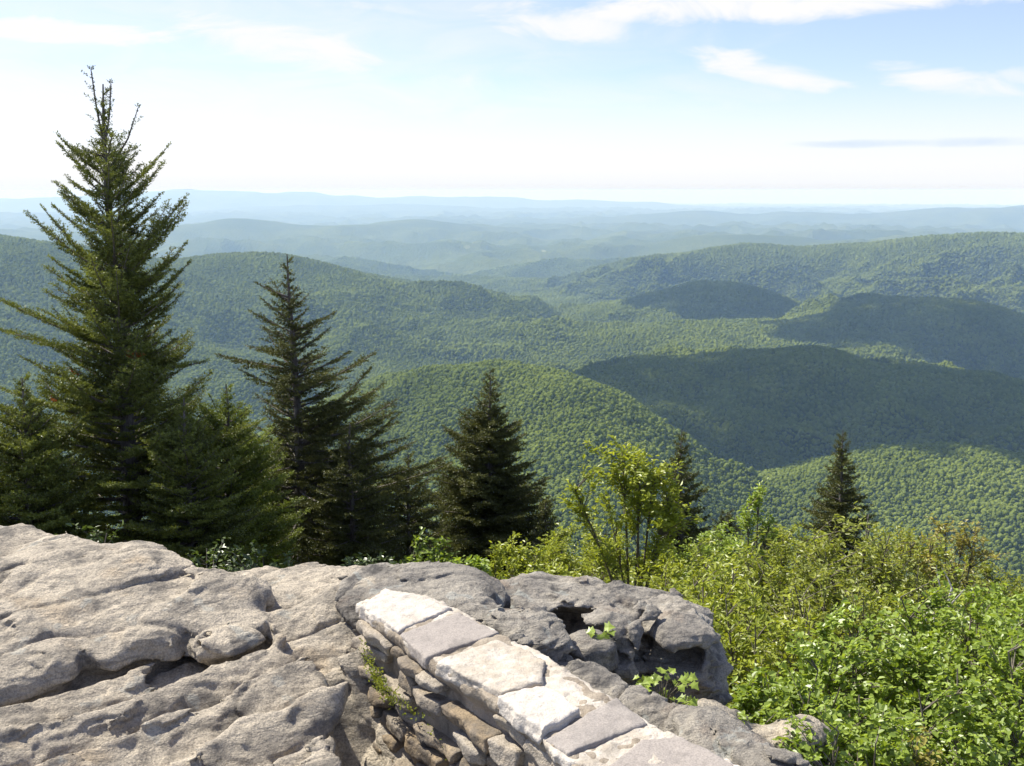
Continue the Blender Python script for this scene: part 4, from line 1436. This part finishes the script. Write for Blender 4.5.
def shrub(label, px, pytop, y, hw, mat, seed, ntwig=170, leaf=0.045, lw=0.62, per=11, group=None, name='shrub', cat='shrub', depth=None, open_=0.0, stems=7, base=None,
          heads=None, updir=0.9, bark=None, height=None):
    """Stems fan out from one foot into twigs that carry the leaves; the top reaches the photo row at its distance."""
    rng = np.random.default_rng(seed)
    top = at_y(px, pytop, y)
    gx = top[0]
    gz = float(near_ground(np.array([gx]), np.array([y]))[0]) - 0.05 if base is None else base
    H = top[2] - gz if height is None else height
    root = empty(name, (gx, y, gz))
    tag(root, label, cat, group)
    depth = depth or hw
    wood = Tubes(4)
    # twig tips through a lumpy dome
    if heads is None:
        q = rng.normal(size=(ntwig * 3, 3))
        q = unit(q) * rng.uniform(0.45 if not open_ else 0.2, 1.0, (ntwig * 3, 1)) ** 0.6
        lump = 1 + 0.42 * perlin(q * 2.1, seed * 0.31) + 0.2 * perlin(q * 5.0, seed * 0.17)
        q = q * lump[:, None]
        tips = np.stack([q[:, 0] * hw, q[:, 1] * depth, H * (0.52 + 0.46 * q[:, 2])], 1)
        tips = tips[(tips[:, 2] > 0.12 * H) & (tips[:, 2] < H * 1.04)][:ntwig]
    else:
        tips = []
        mp = y / (FOC * math.cos(PITCH))
        for hx, hy, rx, ry, k in heads:
            c = at_y(hx, hy, y) - np.array([gx, y, gz])
            g = rng.normal(size=(k, 3)) * np.array([rx * mp, rx * mp, ry * mp]) * 0.62
            tips.append(c + g)
        tips = np.concatenate(tips)
    stem_end = []
    for k in range(stems):
        if heads is not None and k < len(heads):
            c = at_y(heads[k][0], heads[k][1] - 0.5 * heads[k][3], y) - np.array([gx, y, gz])
            e = c
        else:
            a = rng.uniform(0, 6.28)
            e = np.array([math.cos(a) * hw * 0.6, math.sin(a) * depth * 0.6, H * rng.uniform(0.6, 0.92)])
        f0 = np.array([rng.uniform(-0.12, 0.12) * hw, rng.uniform(-0.12, 0.12) * hw, -0.05])
        mid = f0 * 0.45 + e * 0.55 + np.array([rng.uniform(-0.10, 0.10) * hw, rng.uniform(-0.1, 0.1) * hw, 0.10 * H])
        t = np.linspace(0, 1, 9)[:, None]
        pts = (1 - t) ** 2 * f0 + 2 * t * (1 - t) * mid + t * t * e
        r0 = 0.005 + 0.006 * H
        wood.add(pts, np.linspace(r0, r0 * 0.25, 9))
        stem_end.append(pts)
    nodes = np.concatenate(stem_end)
    lp, ld = [], []
    for t in tips:
        dn = np.linalg.norm(nodes - t, axis=1) + 2.0 * np.maximum(nodes[:, 2] - t[2] + 0.1 * H, 0)
        a = nodes[np.argmin(dn)]
        m = (a + t) / 2 + np.array([0, 0, 0.06 * H]) * rng.uniform(-0.4, 1)
        s = np.linspace(0, 1, 5)[:, None]
        pts = (1 - s) ** 2 * a + 2 * s * (1 - s) * m + s * s * t
        wood.add(pts, np.linspace(0.0032, 0.0012, 5) * (0.7 + 0.3 * H))
        d = pts[-1] - pts[-2]
        l = np.linalg.norm(t - a)
        k = rng.integers(int(per * 1.0), int(per * 2.2) + 1)
        back = min(0.65, 0.22 / max(l, 0.05))
        u = 1 - rng.uniform(0, 1, k) * back
        bp_ = (1 - u[:, None]) ** 2 * a + 2 * u[:, None] * (1 - u[:, None]) * m + u[:, None] ** 2 * t
        lp.append(bp_ + rng.normal(0, leaf * 0.35, (k, 3)))
        ld.append(np.repeat((d / (np.linalg.norm(d) + 1e-9))[None], k, 0))
    lp, ld = np.concatenate(lp), np.concatenate(ld)
    n = len(lp)
    dirn = unit(rng.normal(size=(n, 3)) * np.array([1, 1, 0.45]) + 0.7 * ld)
    nrm = unit(rng.normal(size=(n, 3)) * 0.55 + np.array([0, 0, updir]) + 0.35 * SUN_DIR)
    V, F = leaf_geometry(lp, dirn, nrm, leaf * rng.uniform(0.6, 1.25, n), lw * rng.uniform(0.85, 1.15, n))
    wood.build('stems', bark or M_TWIG, root)
    o = mesh_obj('foliage', V, F, mat, root, smooth=False)
    cl = 0.5 + 0.5 * perlin(lp * 2.3, seed * 0.7)
    set_attr(o, 'tint', np.repeat(np.clip(cl + rng.normal(0, 0.22, n), 0, 1), 6))
    return root


# --- the shrub thicket on the right: near row
shrub('bright green leafy shrub beside the nose of the hollowed boulder', 792, 648, 4.3, 0.36, M_LEAF, 101, 312, 0.031, 0.68, 13)
shrub('dense bright green shrub in the middle of the near thicket', 872, 612, 4.9, 0.52, M_LEAF, 102, 546, 0.033, 0.68, 13)
shrub('big bright green shrub at the right edge of the near thicket', 975, 585, 5.1, 0.60, M_LEAF, 103, 676, 0.033, 0.68, 13)
shrub('glossy green shrub cut off by the right edge of the picture', 1056, 590, 4.5, 0.45, M_LEAF, 104, 429, 0.032, 0.68, 13)
shrub('low green shrub spilling over the flat rock at the wall foot', 792, 706, 3.62, 0.30, M_LEAF, 105, 273, 0.028, 0.68, 13)
shrub('low bright green shrub at the bottom of the picture right of the flat rock', 880, 690, 3.8, 0.38, M_LEAF, 106, 390, 0.030, 0.68, 13)
shrub('shady green shrub in the bottom right corner', 985, 672, 4.0, 0.42, M_LEAF, 107, 390, 0.031, 0.68, 13)
shrub('small reddish leaved shrub low among the green ones at bottom right', 925, 722, 3.55, 0.13, M_RED, 108, 46, 0.032, 0.55, 10)
# middle row
shrub('yellow green willowy shrub just behind the hollowed boulder', 712, 566, 6.2, 0.50, M_YELLOW, 111, 230, 0.048, 0.42, 11, open_=1)
shrub('yellow green shrub with upright twigs right of the willowy one', 770, 588, 5.7, 0.45, M_YELLOW, 112, 230, 0.044, 0.42, 11, open_=1)
shrub('olive green shrub at the centre of the middle thicket', 838, 556, 6.6, 0.60, M_OLIVE, 113, 300, 0.045, 0.42, 11, open_=1)
shrub('light green shrub behind the dense near shrub', 905, 566, 6.6, 0.50, M_YELLOW, 114, 260, 0.044, 0.45, 11)
shrub('olive shrub with drooping leaves left of the lone dark spruce', 792, 528, 8.6, 0.62, M_OLIVE, 115, 260, 0.050, 0.40, 11, open_=1)
shrub('tall olive shrub right in front of the lone dark spruce', 858, 506, 8.6, 0.62, M_OLIVE, 116, 290, 0.050, 0.40, 11, open_=1)
shrub('yellow tinged shrub right of the lone dark spruce', 920, 522, 8.6, 0.60, M_OLIVE, 117, 250, 0.050, 0.40, 11, open_=1)
shrub('green shrub below the reddish sapling', 1000, 578, 7.0, 0.60, M_LEAF, 118, 330, 0.044, 0.60, 12)
shrub('yellow green shrub behind the willowy one', 735, 540, 8.4, 0.55, M_YELLOW, 119, 240, 0.050, 0.42, 11)
shrub('bushy light green shrub under the slim sapling', 690, 545, 9.6, 0.60, M_YELLOW, 120, 260, 0.052, 0.42, 11)
# far row
shrub('round smooth yellow green bush left of the yellow green sapling', 580, 524, 13.0, 0.72, M_YELLOW, 131, 420, 0.050, 0.45, 14)
shrub('light green shrub behind the middle of the boulder', 515, 536, 11.0, 0.45, M_YELLOW, 132, 220, 0.052, 0.5, 12)
shrub('bright green bush below the sparse spruce\'s right limbs', 432, 532, 10.5, 0.42, M_LEAF, 133, 230, 0.050, 0.6, 12)
shrub('low bright green bush on the crest of the far ledge rock', 465, 556, 8.0, 0.40, M_LEAF, 134, 200, 0.046, 0.6, 12)
shrub('little bright green bush in the notch between outcrop and ledge rock', 312, 566, 6.8, 0.22, M_LEAF, 135, 110, 0.040, 0.6, 11)
shrub('yellow green bush between the round bush and the boulder', 548, 556, 8.2, 0.42, M_YELLOW, 136, 230, 0.046, 0.5, 12)
shrub('green bush at the foot of the narrow dark spruce', 722, 528, 14.5, 0.75, M_LEAF, 137, 300, 0.058, 0.5, 12)
shrub('pale green bush between slim sapling and lone dark spruce', 806, 524, 14.0, 0.70, M_YELLOW, 138, 260, 0.058, 0.45, 12)
shrub('olive bush on the slope right of the lone spruce', 905, 528, 13.5, 0.75, M_OLIVE, 139, 280, 0.058, 0.45, 12)
shrub('olive green bush behind the reddish sapling', 985, 562, 13.0, 0.75, M_OLIVE, 140, 280, 0.056, 0.45, 12)
shrub('dark leafy shrub under the tallest fir by the rock crest', 60, 520, 7.2, 0.60, M_DARK, 141, 260, 0.050, 0.5, 11)
shrub('dark leafy shrub between the two trunks behind the outcrop', 215, 536, 7.6, 0.55, M_DARK, 142, 230, 0.048, 0.5, 11)
shrub('dim green shrub left of the bright bush in the notch', 268, 548, 8.0, 0.40, M_DARK, 143, 190, 0.048, 0.5, 11)
shrub('dim green shrub behind the far end of the stone wall', 372, 546, 8.6, 0.48, M_DARK, 144, 220, 0.050, 0.5, 11)
# saplings
shrub('tall loose yellow green sapling with several dark stems', 640, 446, 10.5, 0.6, M_YELLOW, 151, leaf=0.062, lw=0.46, per=13, name='sapling', cat='tree', stems=8, base=-5.2,
      heads=[(622, 462, 24, 20, 36), (655, 474, 20, 18, 30), (635, 485, 30, 20, 34), (575, 500, 10, 16, 14), (640, 500, 30, 20, 40), (668, 515, 26, 20, 36), (612, 535, 26, 22, 30), (655, 555, 30, 20, 36), (596, 468, 7, 6, 6)])
shrub('slim light green sapling left of the lone dark spruce', 757, 482, 12.5, 0.4, M_LEAF, 152, leaf=0.060, lw=0.46, per=8, name='sapling', cat='tree', stems=4, base=-6.0,
      heads=[(760, 492, 9, 12, 18), (748, 515, 13, 14, 24), (770, 530, 12, 14, 22), (752, 552, 18, 14, 30)])
shrub('sparse reddish sapling above the thicket at right', 962, 520, 9.0, 0.5, M_RED, 153, leaf=0.046, lw=0.45, per=7, name='sapling', cat='tree', stems=5, base=-4.8,
      heads=[(945, 530, 20, 12, 26), (975, 540, 22, 12, 26), (930, 560, 16, 14, 18), (960, 565, 26, 14, 30), (905, 545, 12, 12, 12)])


def dead_limb(label, pix, y, r, seed):
    pts = np.array([at_y(a, b, y + k * 0.05) for k, (a, b) in enumerate(pix)])
    root = empty('dead_branch', pts[0])
    tag(root, label, 'branch')
    t = Tubes(6)
    t.add(pts - pts[0], np.linspace(r, r * 0.45, len(pts)))
    t.build('limb', M_GREY, root)
    t = Tubes(4)
    rng = np.random.default_rng(seed)
    for k in range(3):
        a = pts[1 + k % (len(pts) - 1)] - pts[0]
        e = a + np.array([rng.uniform(-0.15, 0.15), rng.uniform(-0.1, 0.1), rng.uniform(0.08, 0.2)])
        t.add([a, (a + e) / 2 + rng.normal(0, 0.01, 3), e], [r * 0.4, r * 0.3, r * 0.15])
    t.build('twig', M_GREY, root)


dead_limb('bleached dead limb leaning right above the thicket, thicker of the pair', [(928, 660), (938, 632), (946, 610), (952, 588)], 6.0, 0.017, 1)
dead_limb('thin bleached dead limb just left of the thicker one', [(916, 640), (926, 618), (932, 600), (940, 586)], 6.1, 0.012, 2)


def seedling(label, px, py, y, n, size, seed, spread, zfoot):
    """A few broad toothed leaves on thin stalks."""
    rng = np.random.default_rng(seed)
    c = at_y(px, py, y)
    root = empty('seedling', (c[0], y, zfoot))
    tag(root, label, 'plant')
    st = Tubes(4)
    V, F, k0 = [], [], 0
    for k in range(n):
        e = np.array([rng.uniform(-1, 1) * spread, rng.uniform(-1, 0.4) * spread * 0.7, c[2] - zfoot + rng.uniform(-1, 1) * spread * 0.8])
        st.add([(0, 0, 0), (e[0] * 0.4, e[1] * 0.4, e[2] * 0.75), e], [0.003, 0.002, 0.0015])
        d = np.array([e[0], e[1] - 0.02, 0.0]) + rng.normal(0, 0.02, 3)
        d /= np.linalg.norm(d) + 1e-9
        nr = unit((np.array([[0, -0.45, 1.0]]) + rng.normal(0, 0.3, (1, 3))))[0]
        s = np.cross(nr, d)
        s /= np.linalg.norm(s)
        d = np.cross(s, nr)
        sz = size * rng.uniform(0.7, 1.2)
        out = [(0, 0), (0.06, 0.22), (0.02, 0.5), (0.30, 0.36), (0.44, 0.62), (0.58, 0.30), (1.0, 0.0), (0.58, -0.30), (0.44, -0.62), (0.30, -0.36), (0.02, -0.5), (0.06, -0.22)]
        v = np.array([e + d * a * sz + s * b * sz + nr * (abs(b) * 0.25 - 0.2 * a * a) * sz for a, b in out])
        m = e + d * 0.4 * sz
        v = np.concatenate([v, [m]])
        V.append(v)
        F.append(np.array([[k0 + q, k0 + (q + 1) % 12, k0 + 12] for q in range(12)]))
        k0 += 13
    st.build('stalk', M_TWIG, root)
    o = mesh_obj('foliage', np.concatenate(V), np.concatenate(F), M_LEAF, root, smooth=False)
    set_attr(o, 'tint', np.repeat(rng.uniform(0.5, 1.0, n), 13))


seedling('small bright leaved seedling growing in the hollow of the boulder', 602, 634, 3.80, 10, 0.040, 3, 0.045, -1.97)
seedling('broad leaved green plant under the lower lip of the boulder', 662, 694, 3.62, 42, 0.036, 4, 0.11, -2.08)
seedling('small leafy plant left of the broad leaved one below the boulder', 636, 692, 3.55, 14, 0.030, 5, 0.045, -2.03)

# --- low growth that covers the slope between the shrubs
rng = np.random.default_rng(77)
n = 90000
a = rng.uniform(math.radians(-34), math.radians(34), n)
r = np.sqrt(rng.uniform(4.6 ** 2, 30 ** 2, n))
r = np.where(rng.random(n) < 0.55, 4.6 + (r - 4.6) * 0.45, r)
X, Y = r * np.sin(a), r * np.cos(a)
ZG = terrain_height(X, Y)
k = ZG > -40
hgt = (0.10 + 0.42 * np.clip(perlin(np.stack([X * 0.9, Y * 0.9, 0 * X], 1), 5) + 0.35, 0, 1)) * rng.uniform(0, 1, n) ** 0.6
pos = np.stack([X, Y, ZG + hgt], 1)
dirn = unit(rng.normal(size=(n, 3)) * np.array([1, 1, 0.4]))
nrm = unit(rng.normal(size=(n, 3)) * 0.5 + np.array([0, 0, 1.0]))
V, F = leaf_geometry(pos, dirn, nrm, 0.03 + 0.0045 * r * rng.uniform(0.6, 1.2, n), np.full(n, 0.55))
o = mesh_obj('undergrowth', V, F, M_OLIVE, smooth=False)
set_attr(o, 'tint', np.repeat(np.clip(0.45 + 0.8 * perlin(pos * 0.8, 9) + rng.normal(0, 0.2, n), 0, 1), 6))
tag(o, 'low leafy undergrowth covering the slope between the shrubs', 'undergrowth', kind='stuff')

# moss and tufts at the foot of the wall
n = 520
s = rng.uniform(0.0, 1.0, n)
line = np.array([at_y(362, 640, 3.62), at_y(372, 668, 3.48), at_y(388, 694, 3.36), at_y(428, 724, 3.19), at_y(452, 762, 3.06)])
q = np.clip(np.abs(rng.normal(0.42, 0.16, n)), 0, 0.99) * (len(line) - 1)
i = q.astype(int)
pos = line[i] + (q - i)[:, None] * (line[i + 1] - line[i]) + rng.normal(0, 1, (n, 3)) * np.array([0.010, 0.010, 0.014]) + np.array([-0.005, -0.01, 0.012])
V, F = leaf_geometry(pos, unit(rng.normal(size=(n, 3)) + np.array([-0.3, -0.3, 0.8])), unit(rng.normal(size=(n, 3))), np.full(n, 0.013), np.full(n, 0.4))
o = mesh_obj('moss', V, F, M_OLIVE, smooth=False)
set_attr(o, 'tint', np.repeat(rng.uniform(0.1, 0.7, n), 6))
tag(o, 'green moss growing along the foot of the stone wall', 'moss', kind='stuff')
